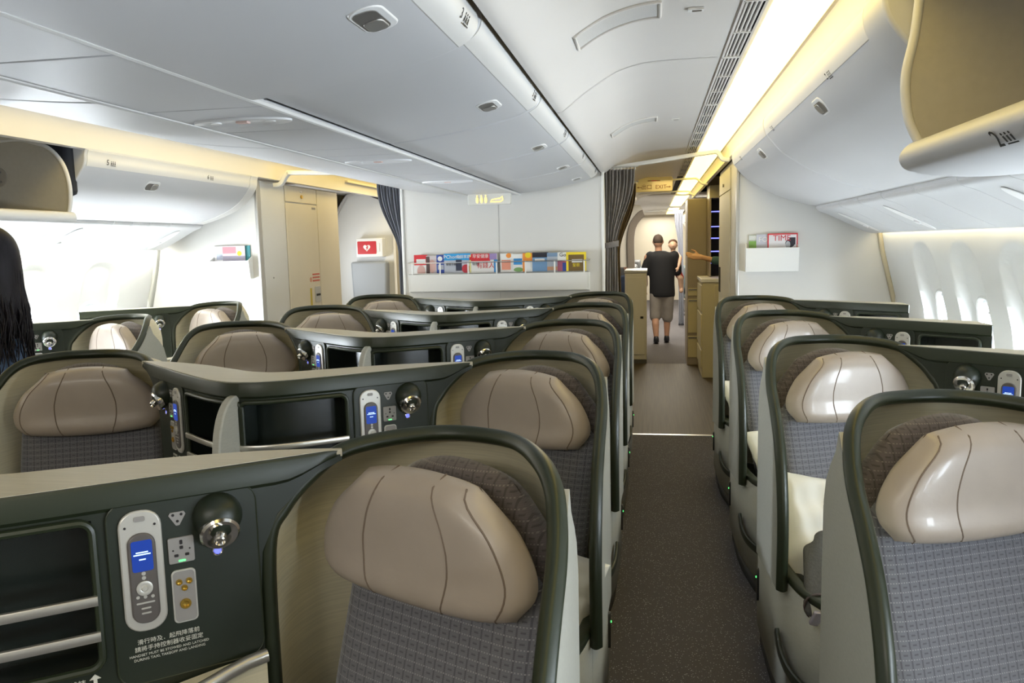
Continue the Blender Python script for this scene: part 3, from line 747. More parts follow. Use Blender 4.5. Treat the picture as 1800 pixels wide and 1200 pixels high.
def cushion(hw, z0, z1, front, back, bofs, m, px=6, pz=6, k=0.3, nu=25, nv=17, a0=0.0):
    """padded slab; hw(j) half width, bofs(z) forward offset; returns G and uv list"""
    g = G(); uv = []
    for side in (1, -1):
        rows = []
        for a in range(nv):
            j = -1 + 2 * a / (nv - 1); j = math.sin(j * PI / 2) * 0.35 + j * 0.65
            row = []
            for c in range(nu):
                i = -1 + 2 * c / (nu - 1); i = math.sin(i * PI / 2) * 0.35 + i * 0.65
                x = i * math.sqrt(max(0, 1 - k * j * j)) * hw(j); y = j * math.sqrt(max(0, 1 - k * i * i))
                z = (z0 + z1) / 2 + y * (z1 - z0) / 2
                bul = (max(0, 1 - abs(i) ** px) * max(0, 1 - abs(j) ** pz)) ** 0.5
                b = bofs(z) + (front if side > 0 else -back) * bul
                p = seat_pt(x + a0, b, z); row.append((m * p[0], p[1], p[2])); uv.append((m * x, z))
            rows.append(row)
        g.grid(rows)
    return g, uv

def make_seat(m):
    root = thing('pod_seat', 'x', 'seat')
    def P(u, v, z):
        if m < 0: u += .018 * (1 - ss(.05, .35, u))
        return (m * u, v, z)
    tp = catmull(TRIM, 6); n = len(tp); lp = catmull([(a, b, 0) for a, b in LOW], 6)
    # curved privacy shell
    g = G(); rows = []
    depth = [0, .02, .05, .09, .13, .2, .3, .45]
    for (u, v, z), (lu, lv, _) in zip(tp, lp):
        zb = 0.40 if u > -.015 else .475; r = []
        for d in depth:
            zz = z + (zb - z) * (d / .45) if z - zb < .45 else (z - d if d < .45 else zb)
            w = ss(0, .15, z - zz)
            w = min(1, (z - zz) / .10) ** .6 if z > zz else 0
            r.append(P(u + (lu - u) * w, v + (lv - v) * w, zz))
        rows.append(r)
    g.grid(rows); obj('shell', g, M_tan, root, solid=0.012, angle=60)
    path = [P(*p) for p in tp]
    g = G().tube(path, rrect(.030, .034, .011, 3), up=(0, 0, 1)); obj('shell_trim', g, M_green, root)
    # outer aisle panel
    out = [(b, c) for a, b, c in tp if a < .0 and c < 1.185]
    poly = [(-.11, .40), (-.11, .98), (-.13, 1.04), (-.17, 1.085), (-.22, 1.13)] + out
    poly = poly[:]
    g = G().prism(poly, lambda p, q, t: P(t, p, q), -.036, -.026); obj('aisle_panel', g, M_side, root, smooth=False)
    g = G().prism([(-.108, .40), (-.108, .97), (-.118, .97), (-.118, .40)], lambda p, q, t: P(t, p, q), -.036, .0); obj('rear_edge', g, M_side, root, smooth=False)
    # lower side panel that turns inwards behind the seat ahead
    lowp = [(-.016, -.05), (-.016, -.25), (-.012, -.45), (.004, -.60), (.03, -.75), (.085, -.88), (.17, -.975), (.28, -1.03), (.42, -1.05)]
    lp2 = catmull([(a, b, 0) for a, b in lowp], 5)
    def zt(v): return .40 + .10 * ss(.06, -.5, v) + .03 * ss(-.5, -1.0, v)
    g = G(); g.grid([[P(u + .012 * 0, v, z) for z in (.085, zt(v))] for u, v, _ in lp2]); obj('side_panel', g, M_side, root, solid=.014, angle=60)
    g = G(); g.grid([[P(u + .012, v + (0.006 if u > .1 else 0), z) for z in (.0, .088)] for u, v, _ in lp2]); obj('kick_plate', g, M_kick, root, solid=.012, angle=60)
    g = G().tube([P(u + .012, v, zt(v)) for u, v, _ in lp2], rrect(.040, .028, .010, 3)); obj('side_rail', g, M_green, root)
    rub = catmull([(-.024, -.55, .30), (-.020, -.62, .255), (-.002, -.72, .235), (.045, -.84, .23), (.13, -.955, .23), (.24, -1.03, .23)], 5)
    g = G().tube([P(*p) for p in rub], rrect(.014, .038, .006, 2)); obj('rub_strip', g, mat('rub_green', (.03, .036, .028), .4), root)
    g = G().prism(rrect(.026, .13, .010), lambda p, q, t: P(t, -.09 + p, .26 + q), -.032, -.018); b = obj('aisle_light', g, mat('light_housing', (.03, .03, .03), .35), root)
    g = G().cyl(P(-.032, -.09, .29), (-m, 0, 0), .004, .003, 10); obj('indicator', g, M_gled, b)
    # inner armrest and base
    g = G(); g.box(min(m * .012, m * .085), max(m * .012, m * .085), -.60, -.22, .10, .47); obj('armrest', g, M_greenface, root, bevel=.02)
    g = G().prism([(-.25, .02), (.22, .02), (.22, .30), (-.25, .30)], lambda a, bz, t: (lambda q: (m * q[0], q[1], q[2]))(seat_pt(a, t, bz)), -.05, .52); obj('seat_base', g, M_greenface, root, bevel=.01)
    # cushions
    bo = lambda z: -.095 + .13 * ss(1.1, .45, z)
    g, uv = cushion(lambda j: .248 - .06 * ss(.6, 1, j), .42, 1.10, .050, .05, bo, m, 8, 10, .14, a0=.015)
    obj('backrest', g, M_fab, root, uv=lambda co, i: uv[i], weld=True, angle=70)
    g, uv2 = cushion(lambda j: .250 - .085 * ss(-.1, 1.1, j), .80, 1.196, .035, .055, lambda z: -.108, m, 6, 5, .34, a0=.006)
    obj('backrest_wing', g, M_fabd, root, uv=lambda co, i: uv2[i], weld=True, angle=70)
    g = G(); uv3 = []
    for sd in (1, -1):
        rows = []
        for i in range(15):
            a = -1 + 2 * i / 14; row = []
            for k in range(19):
                b = -1 + 2 * k / 18; bul = ((1 - abs(a) ** 8) * (1 - abs(b) ** 8)) ** .5
                q = seat_pt(a * .235, .30 + b * .30, .40 + (.055 if sd > 0 else -.10) * bul); row.append((m * q[0], q[1], q[2])); uv3.append((a * .235, .3 * b))
            rows.append(row)
        g.grid(rows)
    obj('seat_cushion', g, M_fab, root, uv=lambda co, i: uv3[i], weld=True, angle=70)
    # leather headrest
    hb = lambda z: -.018 + .014 * ss(1.03, .95, z)
    hwf = lambda j: .262 - .075 * ss(-.6, 1.1, j) - .030 * ss(.3, 1, j) - .014 * ss(-.6, -1, j)
    g, _ = cushion(hwf, .938, 1.192, .060, .03, hb, m, 7, 6, .24, 33, 23, a0=.022)
    hr = obj('headrest', g, M_leather, root, weld=True, angle=80)
    for i0, bend in ((-.42, .10), (.42, -.10)):
        pth = []
        for c in range(19):
            j = -1 + 2 * c / 18; i = i0 + bend * (1 - j * j) * .0 + (-.12 if i0 < 0 else .12) * (j < 0) * (-j) * -.5
            x = i * math.sqrt(1 - .24 * j * j) * hwf(j); z = 1.065 + j * math.sqrt(1 - .24 * i * i) * .127
            bul = ((1 - abs(i) ** 7) * max(0, 1 - abs(j) ** 6)) ** .5
            q = seat_pt(x + .022, hb(z) + .060 * bul - .0006, z); pth.append((m * q[0], q[1], q[2]))
        g = G().tube(pth, circ(.0022, 6)); obj('seam', g, M_seam, hr)
    pth = []
    for c in range(19):
        j = -.97 + 1.94 * c / 18; i = -.86
        x = i * math.sqrt(1 - .24 * j * j) * hwf(j); z = 1.065 + j * math.sqrt(1 - .24 * i * i) * .127
        bul = ((1 - abs(i) ** 7) * max(0, 1 - abs(j) ** 6)) ** .5
        q = seat_pt(x + .022, hb(z) + .060 * bul - .0006, z); pth.append((m * q[0], q[1], q[2]))
    g = G().tube(pth, circ(.0020, 6)); obj('seam', g, M_seam, hr)
    return root

# ------------------------------------------------------------------ consoles
def console_parts(root, X, sd, front, rear, s_cub, u_end, zt=1.208, window=False, detail=True):
    """X(u): local x; sd: +1 when s increases to the viewer's right"""
    fp = catmull([(a, b, 0) for a, b in front], 8); rp = catmull([(a, b, 0) for a, b in rear], 8)
    # arc length from u = .45
    def arcs(p): 
        L = [0.0]
        for a, b in zip(p, p[1:]): L.append(L[-1] + math.hypot(b[0] - a[0], b[1] - a[1]))
        return L
    L = arcs(fp); i0 = min(range(len(fp)), key=lambda i: abs(fp[i][0] - .45)); off = L[i0]
    def at(s):
        s += off
        for i in range(len(L) - 1):
            if L[i] <= s <= L[i + 1] or i == len(L) - 2:
                t = (s - L[i]) / max(1e-9, L[i + 1] - L[i]); return tuple(fp[i][k] + (fp[i + 1][k] - fp[i][k]) * t for k in (0, 1))
    def dirn(s):
        a, b = at(s - .01), at(s + .01); return Vector((X(b[0]) - X(a[0]), b[1] - a[1], 0)).normalized()
    def pos(s, z, out=0.0):
        u, v = at(s); r = dirn(s) * sd; N = r.cross(Vector((0, 0, 1)))
        return Vector((X(u), v, z)) + N * out
    smax = L[-1] - off; smin = -off
    def arch(s):                # lower edge of the face where the shell arch cuts it
        A = [(-.05, zt - .012), (0.0, zt - .022), (.064, 1.155), (.126, 1.10), (.158, 1.03), (.164, .95), (.166, .02)]
        if s >= .166: return .02
        for (a, za), (b, zb2) in zip(A, A[1:]):
            if a <= s <= b: return za + (zb2 - za) * (s - a) / (b - a)
        return zt - .012
    c0, c1 = s_cub
    S_ = sorted(set([round(smin + (smax - smin) * i / 30, 4) for i in range(31) if not .14 < smin + (smax - smin) * i / 30 < .17] + [.064, .126, .145, .158, .164, .1665, c0, c1]))
    zb, zc_ = .88, 1.145
    g = G()
    for a, b in zip(S_, S_[1:]):
        for z0, z1 in ((.02, zb), (zb, zc_), (zc_, zt - .01)):
            if z0 == zb and a >= c0 - 1e-6 and b <= c1 + 1e-6: continue
            o = -.004
            za, zb_ = max(z0, min(z1, arch(a))), max(z0, min(z1, arch(b)))
            if za >= z1 and zb_ >= z1: continue
            g.add([pos(a, za, o), pos(b, zb_, o), pos(b, z1, o), pos(a, z1, o)], [(0, 1, 2, 3)])
    # rear face and ends
    rr = [Vector((X(u), v, 0)) for u, v, _ in rp]
    Lq = arcs(rp)
    g.grid([[p + Vector((0, 0, z)) for z in (max(.02, arch((q[0] - .478) / .78)), zt - .01)] for p, q in zip(rr, rp)])
    e0 = pos(smax, 0, -.004); e1 = rr[-1]
    if window: g.add([(e0.x, e0.y, .02), (e1.x, e1.y, .02), (e1.x, e1.y, zt - .01), (e0.x, e0.y, zt - .01)], [(0, 1, 2, 3)])
    obj('console_body', g, M_greenface, root, weld=True, angle=50)
    # cubby recess
    g = G(); cs = [s for s in S_ if c0 - 1e-6 <= s <= c1 + 1e-6]; dp = -.085
    g.grid([[pos(s, zb, -.004), pos(s, zb, dp), pos(s, zc_, dp), pos(s, zc_, -.004)] for s in cs])
    for s in (c0, c1): g.add([pos(s, zb, -.004), pos(s, zb, dp), pos(s, zc_, dp), pos(s, zc_, -.004)], [(0, 1, 2, 3)])
    cub = obj('cubby', g, M_cub, root, angle=40)
    fr = []
    w, h = c1 - c0, zc_ - zb
    for p, q in rrect(w, h, .025, 5, (c0 + c1) / 2, (zb + zc_) / 2):
        pass
    ring = rrect(w, h, .022, 5, (c0 + c1) / 2, (zb + zc_) / 2); dense = []
    for (a, b), (c, d) in zip(ring, ring[1:] + ring[:1]):
        k = max(1, int(math.hypot(c - a, d - b) / .03))
        dense += [(a + (c - a) * i / k, b + (d - b) * i / k) for i in range(k)]
    g = G().tube([pos(a, b, .001) for a, b in dense], circ(.007, 8), closed=True); obj('cubby_frame', g, M_green, cub)
    for z in (1.005, .94):
        g = G().tube([pos(c0 + (c1 - c0) * i / 12, z, .006) for i in range(13)], rrect(.010, .019, .004, 2)); obj('retaining_bar', g, M_silver, cub)
    # lip and top
    ls = [smin + (smax - smin) * i / 30 for i in range(31)]
    prof = [(-.0, 0)]
    g = G(); rows = []
    for s in ls: k = ss(-.01, .12, s); rows.append([pos(s, zt - .001, -.006), pos(s, zt - .002, .002), pos(s, zt - .006, .004), pos(s, zt - .010 - .034 * k, .004), pos(s, zt - .012 - .037 * k, -.001), pos(s, zt - .014 - .038 * k, -.004)])
    g.grid(rows); 
    if window: g.add(rows[-1], [(0, 1, 2, 3, 4, 5)])
    obj('front_lip', g, M_green, root, angle=35)
    g = G(); n = 30; rows = []
    Lr = arcs(rp)
    def rat(t):
        q = t * Lr[-1]
        for i in range(len(Lr) - 1):
            if Lr[i] <= q <= Lr[i + 1] + 1e-9:
                k = (q - Lr[i]) / max(1e-9, Lr[i + 1] - Lr[i]); return [rp[i][j] + (rp[i + 1][j] - rp[i][j]) * k for j in (0, 1)]
        return rp[-1][:2]
    for i in range(n + 1):
        s = smin + (smax - smin) * i / n; a = pos(s, zt, -.005); r_ = rat(i / n); b = Vector((X(r_[0]), r_[1], zt))
        rows.append([a, b, b - Vector((0, 0, .014)), a - Vector((0, 0, .014))])
    g.grid(rows, closed_u=True, cap=True); obj('console_top', g, M_top, root, weld=True, angle=30)
    # armrest door with silver rail
    g = G(); rows = []
    for i in range(11):
        s = .165 + .36 * i / 10; z = .832 - .05 * (i / 10) ** 1.3; o = .01 + .05 * ss(0, .5, i / 10)
        rows.append([pos(s, z, 0), pos(s, z, o), pos(s, .45, o), pos(s, .45, 0)])
    g.grid(rows, closed_u=True, cap=True); dr = obj('side_cabinet', g, M_tan, root, angle=40)
    g = G().tube([pos(.165 + .36 * i / 10, .832 - .05 * (i / 10) ** 1.3, .014 + .05 * ss(0, .5, i / 10)) for i in range(11)], rrect(.022, .026, .010, 3)); obj('silver_rail', g, M_silver, dr)
    # control plate
    R0 = dirn(.2) * sd; O = pos(0, 0, 0); 
    FM = frame_mat(O, R0, (0, 0, 1))     # frame on the flat part of the face: x = sd*s, y = z
    def F(s, z, t): return FM @ Vector((sd * s, z, t))
    def fr_(p, q, t): return F(p, q, t)
    pl = []
    for a, b in rrect(.252, .335, .030, 5, .292, 1.0): pl.append((a, b))
    g = G().prism(pl, fr_, -.004, .0022); cp = obj('control_plate', g, M_greenface, root, bevel=.0015)
    g = G().tube([F(a, b, .001) for a, b in pl], circ(.0018, 6), closed=True); obj('plate_edge', g, M_green, cp)
    # handset in its bezel
    g = G().prism(rrect(.070, .222, .030, 6, .366, 1.042), fr_, .001, .009); hs = obj('handset', g, M_bezel, root, bevel=.003)
    g = G().prism(rrect(.046, .166, .021, 6, .366, 1.030), fr_, .007, .013); obj('handset_body', g, M_phone, hs, bevel=.003)
    g = G().prism(rrect(.034, .056, .004, 3, .366, 1.072), fr_, .0125, .0140); obj('screen', g, M_screen, hs)
    g = G()
    for k, (w_, zz) in enumerate(((.020, 1.079), (.028, 1.075), (.011, 1.066))):
        g.prism(rrect(w_, .0022, .0005, 1, .366, zz), fr_, .0140, .0146)
    obj('screen_text', g, M_scrtxt, hs, smooth=False)
    g = G().lathe(F(.366, 1.013, .012), FM.to_3x3() @ Vector((0, 0, 1)), [(0, .0135), (.003, .0135), (.004, .010), (.003, .006), (.005, .004)], 20); obj('control_ring', g, M_bezel, hs)
    g = G()
    for (a, b, r) in [(.366, 1.040, .0035), (.366, 1.032, .0035), (.354, .996, .003), (.366, .997, .003), (.378, .998, .003)]:
        g.cyl(F(a, b, .0125), FM.to_3x3() @ Vector((0, 0, 1)), r, .002, 10)
    for b in (.986, .976, .967):
        g.prism(rrect(.030 if b > .98 else .016, .003, .001, 1, .366, b), fr_, .0125, .0136)
    obj('keypad', g, M_bezel, hs, smooth=False)
    g = G().prism(rrect(.018, .009, .003, 3, .366, 1.138), fr_, .008, .0105); obj('release_button', g, M_outlet, hs)
    g = G()
    for a in (.342, .390): g.cyl(F(a, 1.125, .009), FM.to_3x3() @ Vector((0, 0, 1)), .0022, .0008, 8)
    obj('screw', g, M_dark, hs)
    # headphone socket, power outlet, media jacks
    tri = [(.304 + .015 * math.cos(math.radians(a)), 1.128 + .015 * math.sin(math.radians(a))) for a in (-90, -78, 18, 30, 42, 138, 150, 162, -102)]
    g = G().prism(tri, fr_, .001, .0045); ps = obj('headphone_socket', g, M_outlet, root)
    g = G()
    for a, b in ((.297, 1.133), (.311, 1.133), (.304, 1.121)): g.cyl(F(a, b, .004), FM.to_3x3() @ Vector((0, 0, 1)), .0026, .001, 10)
    obj('socket_hole', g, M_dark, ps)
    g = G().prism(rrect(.044, .048, .003, 2, .301, 1.067), fr_, .001, .006); po = obj('power_outlet', g, M_outlet, root, bevel=.001)
    g = G()
    for a, b, w_, h_ in ((.301, 1.082, .005, .008), (.301, 1.072, .006, .006), (.292, 1.058, .007, .005), (.310, 1.058, .007, .005), (.287, 1.068, .003, .003), (.315, 1.068, .003, .003)):
        g.prism(rrect(w_, h_, .001, 1, a, b), fr_, .0055, .0068)
    obj('outlet_hole', g, M_dark, po, smooth=False)
    g = G().prism(rrect(.012, .003, .001, 1, .301, 1.0475), fr_, .0058, .0072); obj('power_light', g, M_gled, po)
    g = G().prism(rrect(.042, .100, .009, 4, .3005, .980), fr_, .001, .005); mj = obj('media_jacks', g, M_bezel, root, bevel=.001)
    g = G().prism(rrect(.036, .094, .007, 4, .3005, .980), fr_, .0045, .006); obj('jack_plate', g, M_outlet, mj)
    for a, b, r in ((.292, 1.008, .0055), (.309, 1.008, .0055), (.3005, .996, .0055), (.3005, .966, .0095)):
        g = G().lathe(F(a, b, .005), FM.to_3x3() @ Vector((0, 0, 1)), [(0, r), (.004, r), (.004, r * .6), (.0015, r * .55), (.001, 0)], 16); obj('jack', g, M_gold, mj)
    # reading lamp: domed hood with swivelling spot, and its button
    ax = FM.to_3x3() @ Vector((0, -.25, 1)).normalized()
    g = G().lathe(F(.235, 1.118, -.002), FM.to_3x3() @ Vector((0, .05, 1)), [(0, .044), (.012, .043), (.026, .038), (.038, .030), (.045, .018), (.047, 0)], 28); lm = obj('reading_lamp', g, M_greenface, root)
    ax = FM.to_3x3() @ Vector((0, -.38, .92)).normalized()
    g = G().lathe(F(.237, 1.098, .020), ax, [(0, .035), (.014, .035), (.018, .031), (.017, .020), (.013, .012)], 28); obj('lamp_ring', g, M_chrome, lm)
    g = G().lathe(F(.237, 1.093, .034), FM.to_3x3() @ Vector((sd * .18, -.45, .86)), [(0, .012), (.018, .011), (.020, .009), (.014, .006)], 20); obj('lamp_spot', g, M_chrome, lm)
    g = G().lathe(F(.239, 1.052, .001), FM.to_3x3() @ Vector((0, 0, 1)), [(0, .0095), (.003, .0095), (.004, .008), (.002, .006)], 18); lb = obj('call_button', g, M_chrome, root)
    g = G().cyl(F(.239, 1.052, .002), FM.to_3x3() @ Vector((0, 0, 1)), .0058, .002, 16); obj('button_glow', g, M_blue, lb)
    # printed notice
    for k, (b, sz) in enumerate((('滑行時及．起飛降落前', .0105), ('請將手持控制器收妥固定', .0105), ('HANDSET MUST BE STOWED AND LATCHED', .0066), ('DURING TAXI, TAKEOFF AND LANDING', .0066))):
        text('printed_notice', b, sz, M_white_txt, root, FM @ Matrix.Translation((sd * .332, (.910, .897, .886, .878)[k], .003)), ext=.0002)
    text('literature_print', '\u96dc\u8a8c', .0125, M_white_txt, root, FM @ Matrix.Translation((sd * .482, .858, -.002)), ext=.0004)
    g = G().prism([(-.003, -.008), (.003, -.008), (.003, .002), (.009, .002), (0, .011), (-.009, .002), (-.003, .002)], lambda a, b, t: FM @ Vector((sd * .455 + a, .859 + b, t)), -.003, -.001)
    obj('arrow_print', g, M_white_txt, root, smooth=False)


FRONT_C = [(.45, -.122), (.60, -.245), (.75, -.365), (.85, -.442), (.93, -.500), (1.0, -.538), (1.04, -.549), (1.071, -.551)]
REAR_C = [(.45, -.112), (.60, -.145), (.76, -.21), (.90, -.29), (1.0, -.345), (1.071, -.360)]
FRONT_W = [(.45, -.120), (.60, -.245), (.75, -.37), (.90, -.495), (1.02, -.60)]
REAR_W = [(.45, -.110), (.60, -.150), (.76, -.235), (.90, -.335), (1.02, -.43)]

def make_centre_console():
    root = thing('centre_console', 'x', 'console')
    console_parts(root, lambda u: 1.07 - u, -1, FRONT_C, REAR_C, (.44, .765), 1.08)
    console_parts(root, lambda u: -(1.07 - u), 1, FRONT_C, REAR_C, (.44, .765), 1.08)
    g = G().prism(catmull_poly([(-.535, 1.165), (-.57, 1.168), (-.61, 1.15), (-.645, 1.11), (-.668, 1.05), (-.682, .95), (-.688, .82), (-.688, .5), (-.535, .5)]), lambda p, q, t: (t - .02, p, q), -.013, .013)
    obj('divider_fin', g, M_side, root, bevel=.005)
    return root
def catmull_poly(P):
    c = catmull([(a, b) for a, b in P[:7]], 4); return [tuple(p) for p in c] + P[7:]
def make_window_console(m):
    root = thing('window_console', 'x', 'console')
    console_parts(root, lambda u: m * u, m, FRONT_W, REAR_W, (.44, .70), 1.02, window=True)
    # low ledge between the console and the cabin wall
    g = G(); a, b = sorted((m * 1.03, m * 1.36)); g.box(a, b, -.60, .50, .86, .88); g.box(*sorted((m * 1.03, m * 1.05)), -.60, .50, .1, .86)
    obj('window_ledge', g, M_wall, root, bevel=.004)
    return root

PITCH_C = [1.575, 2.745, 3.91, 5.03, 6.14]
PITCH_R = [2.04, 3.19, 4.34, 5.49]
place = ['nearest the viewer', 'second from the viewer', 'in the middle row', 'fourth from the viewer', 'against the centre bulkhead']
sR = make_seat(1); sL = make_seat(-1)
first = {1: True, -1: True}
def put(proto, m, x, y, lab, group, cat='seat'):
    if first.get((id(proto)), True): o = proto; first[id(proto)] = False
    else: o = copy_tree(proto)
    o.location = (x, y, 0); o['label'] = lab; o['category'] = cat
    if group: o['group'] = group
    return o
for i, y in enumerate(PITCH_C):
    put(sL, -1, AC, y, 'green-trimmed pod seat with taupe leather headrest left of the right aisle, ' + place[i], 'centre seats beside the right aisle')
for i, y in enumerate(PITCH_R):
    put(sR, 1, AR + (.005 if i == 0 else 0), y, ['green-trimmed pod seat with blue-grey cloth right of the aisle, nearest the viewer', 'pod seat right of the aisle holding the big white pillow and grey blanket',
        'pod seat right of the aisle, third from the viewer', 'pod seat right of the aisle, last before the right bulkhead'][i], 'window seats beside the right aisle')
for i, y in enumerate(PITCH_C[1:]):
    y += [.03, .03, .0, .0][i]
    put(sR, 1, ALC, y, 'centre pod seat beside the left aisle, ' + ['nearest, in front of the long-haired person', 'second from the viewer with brown headrest', 'third from the viewer', 'against the centre bulkhead'][i], 'centre seats beside the left aisle')
for i, y in enumerate((4.44, 5.52)):
    put(sL, -1, AL, y, ['left window pod seat beside the far aisle, nearer one with pale headrest', 'left window pod seat in front of the left bulkhead'][i], 'left window seats')
cc = make_centre_console()
for i, y in enumerate(PITCH_C):
    put(cc, 0, -1.23, y, 'curved centre console with handsets and tan top, ' + place[i], 'centre consoles', 'console')
cw = make_window_console(1)
for i, y in enumerate(PITCH_R):
    put(cw, 1, AR, y, 'dark green console with tan top on the right window side, ' + ['nearest the viewer', 'second from the viewer', 'third from the viewer', 'last before the bulkhead'][i], 'right window consoles', 'console')
cl = make_window_console(-1)
for i, y in enumerate((4.44, 5.52)):
    put(cl, -1, AL, y, 'green console by the left windows, ' + ['beside the long-haired person', 'in front of the left bulkhead'][i], 'left window consoles', 'console')

# ------------------------------------------------------------------ magazine racks and magazines
def plane_box(name, x0, x1, z0, z1, y, th, m, parent, bevel=0):
    g = G().box(x0, x1, y - th, y, z0, z1); return obj(name, g, m, parent, smooth=False, bevel=bevel)
def cmat(i, c): return mat('print_%s' % i, c, 0.4)
def magazine(x, y, z, w, h, base, shapes, lab, group, tilt=0.12, yaw=0.0, roll=0.0, texts=()):
    """x = left edge, y = wall side, z = bottom"""
    t = thing('magazine', lab, 'magazine', (x, y, z), (-tilt, roll, yaw), group=group)
    g = G().box(0, w, -.004, 0, 0, h); obj('pages', g, cmat('cover_%.2f_%.2f_%.2f' % base, base), t, smooth=False)
    for k, (n, a, b, c, d, col) in enumerate(shapes):
        if n == 'o':
            g = G().prism([(a + c * math.cos(q), b + d * math.sin(q)) for q in [PI * 2 * i / 18 for i in range(18)]], lambda p, q, s: (p, s, q), -.0046 - .0002 * k, -.003)
        else: g = G().box(a, b, -.0046 - .0002 * k, -.003, c, d)
        obj('cover_picture', g, cmat('%.2f_%.2f_%.2f' % col, col), t, smooth=False)
    for (s, a, b, sz, col) in texts:
        text('cover_title', s, sz, cmat('%.2f_%.2f_%.2f' % col, col), t, frame_mat((a, -.0062, b), (1, 0, 0), (0, 0, 1)), ext=.0002)
    return t
r = thing('magazine_rack', 'long white wall pocket with wire rail on the centre bulkhead', 'magazine rack', (-1.245, YB, 1.24))
g = G().prism([(0, -.02), (-.078, -.005), (-.088, .135), (-.083, .135), (-.074, .006), (0, .006)], lambda p, q, t: (t, p, q), -.74, .74); obj('pocket', g, M_whitepl, r, smooth=False, bevel=.003)
for sx in (-1, 1):
    g = G().prism([(0, -.02), (-.078, -.005), (-.088, .135), (0, .135)], lambda p, q, t: (t, p, q), sx * .74 - .006, sx * .74 + .006); obj('end_panel', g, M_whitepl, r, smooth=False)
g = G().tube([(-.74, -.082, .14), (.74, -.082, .14)], circ(.005, 8)); obj('lip_bar', g, M_alu, r)
g = G().tube([(-.75, 0, .235), (-.75, -.07, .232), (-.74, -.086, .228), (.74, -.086, .228), (.75, -.07, .232), (.75, 0, .235)], circ(.0045, 8)); obj('rail', g, M_chrome, r)
for k in range(7):
    g = G().box(-.71 + k * .2366 - .006, -.71 + k * .2366 + .006, -.089, -.085, .135, .232); obj('rail_post', g, M_whitepl, r)
Rd, Wh, Bl, Or, Ye, Gy, Bk, Gn, Pk, Nv = (.62, .03, .04), (.80, .80, .78), (.05, .28, .62), (.80, .28, .05), (.80, .62, .03), (.45, .46, .50), (.02, .02, .03), (.18, .34, .12), (.66, .42, .38), (.03, .07, .32)
MG = [  # left edge (m from rack left), visible width, base, shapes, text, label
 (.030, .115, Wh, [('b', .0, .115, .20, .285, Rd), ('o', .06, .15, .035, .05, Pk), ('b', .02, .10, .22, .25, Wh)], (), 'red and white magazine at the left end of the long rack'),
 (.135, .10, (.62, .56, .58), [('o', .05, .19, .032, .055, Pk), ('b', .0, .03, .10, .27, (.10, .06, .06))], (), 'magazine with a long-haired portrait beside the red and white one'),
 (.225, .08, Nv, [('o', .03, .25, .02, .02, Wh), ('b', .01, .06, .16, .20, Gy)], (), 'dark blue magazine between the portrait cover and the wide blue one'),
 (.290, .225, (.50, .53, .60), [('b', 0, .225, .235, .29, (.03, .33, .70)), ('o', .185, .165, .036, .036, (.45, .03, .05)), ('b', .10, .15, .15, .24, (.04, .05, .09))], (('PChome', .07, .262, .042, Wh), ('\u96fb\u8166\u5bb6\u5ead', .165, .262, .03, Wh), ('\u667a\u6167\u624b\u6a5f', .06, .20, .022, Bk)), 'wide magazine with a light blue title band in the long rack'),
 (.505, .06, (.70, .68, .30), [('b', 0, .06, .235, .26, Rd)], (), 'narrow strip of a yellow-green magazine left of the red banded one'),
 (.520, .22, Wh, [('b', 0, .16, .225, .285, Rd), ('b', .155, .215, .235, .285, (.30, .22, .45)), ('b', .19, .22, .12, .235, Bl)], (('\u65e9\u5b89\u5065\u5eb7', .08, .262, .034, Wh), ('\u6709\u9322\u4eba', .12, .185, .05, Rd), ('\u7279\u8f2f', .04, .20, .03, Bk)), 'white magazine with a red title band and red characters'),
 (.765, .105, Wh, [('o', .07, .265, .022, .02, Or), ('b', .01, .085, .15, .23, (.78, .32, .22))], (), 'white and orange magazine just right of the rack middle'),
 (.855, .11, (.76, .77, .76), [('o', .06, .15, .04, .018, Gn), ('b', .02, .09, .19, .24, Bl)], (), 'white magazine with blue lettering and a green picture'),
 (.950, .08, Or, [('o', .045, .265, .025, .022, Ye), ('b', .02, .08, .12, .22, Wh)], (), 'orange magazine with a round yellow emblem'),
 (1.030, .13, (.16, .30, .50), [('b', 0, .13, .245, .285, Bk), ('b', .02, .10, .21, .235, Wh)], (), 'blue magazine with a black top strip'),
 (1.150, .095, (.36, .40, .46), [('b', 0, .095, .14, .17, (.5, .28, .16)), ('b', .0, .09, .25, .28, (.18, .28, .42))], (), 'grey-blue magazine right of the black topped one'),
 (1.235, .10, Wh, [('b', 0, .10, .10, .22, (.36, .10, .16)), ('b', .04, .09, .13, .2, Nv)], (('Golf', .052, .262, .044, Bk),), 'golf magazine beside the yellow bordered one'),
 (1.305, .160, Ye, [('b', .018, .142, .05, .262, (.16, .10, .03)), ('b', .045, .13, .20, .225, Wh)], (('\u8056\u6b4c', .080, .178, .03, Ye),), 'magazine with a bright yellow border at the right end of the long rack'),
]
for k, (lx, w, base, shp, tx, lab) in enumerate(MG):
    magazine(-1.985 + lx, YB - .030 - .0035 * k, 1.252, max(w, w), .282 - .006 * (k % 3 == 1), base, shp, lab, 'magazines in the long rack', tilt=.02, texts=tx)

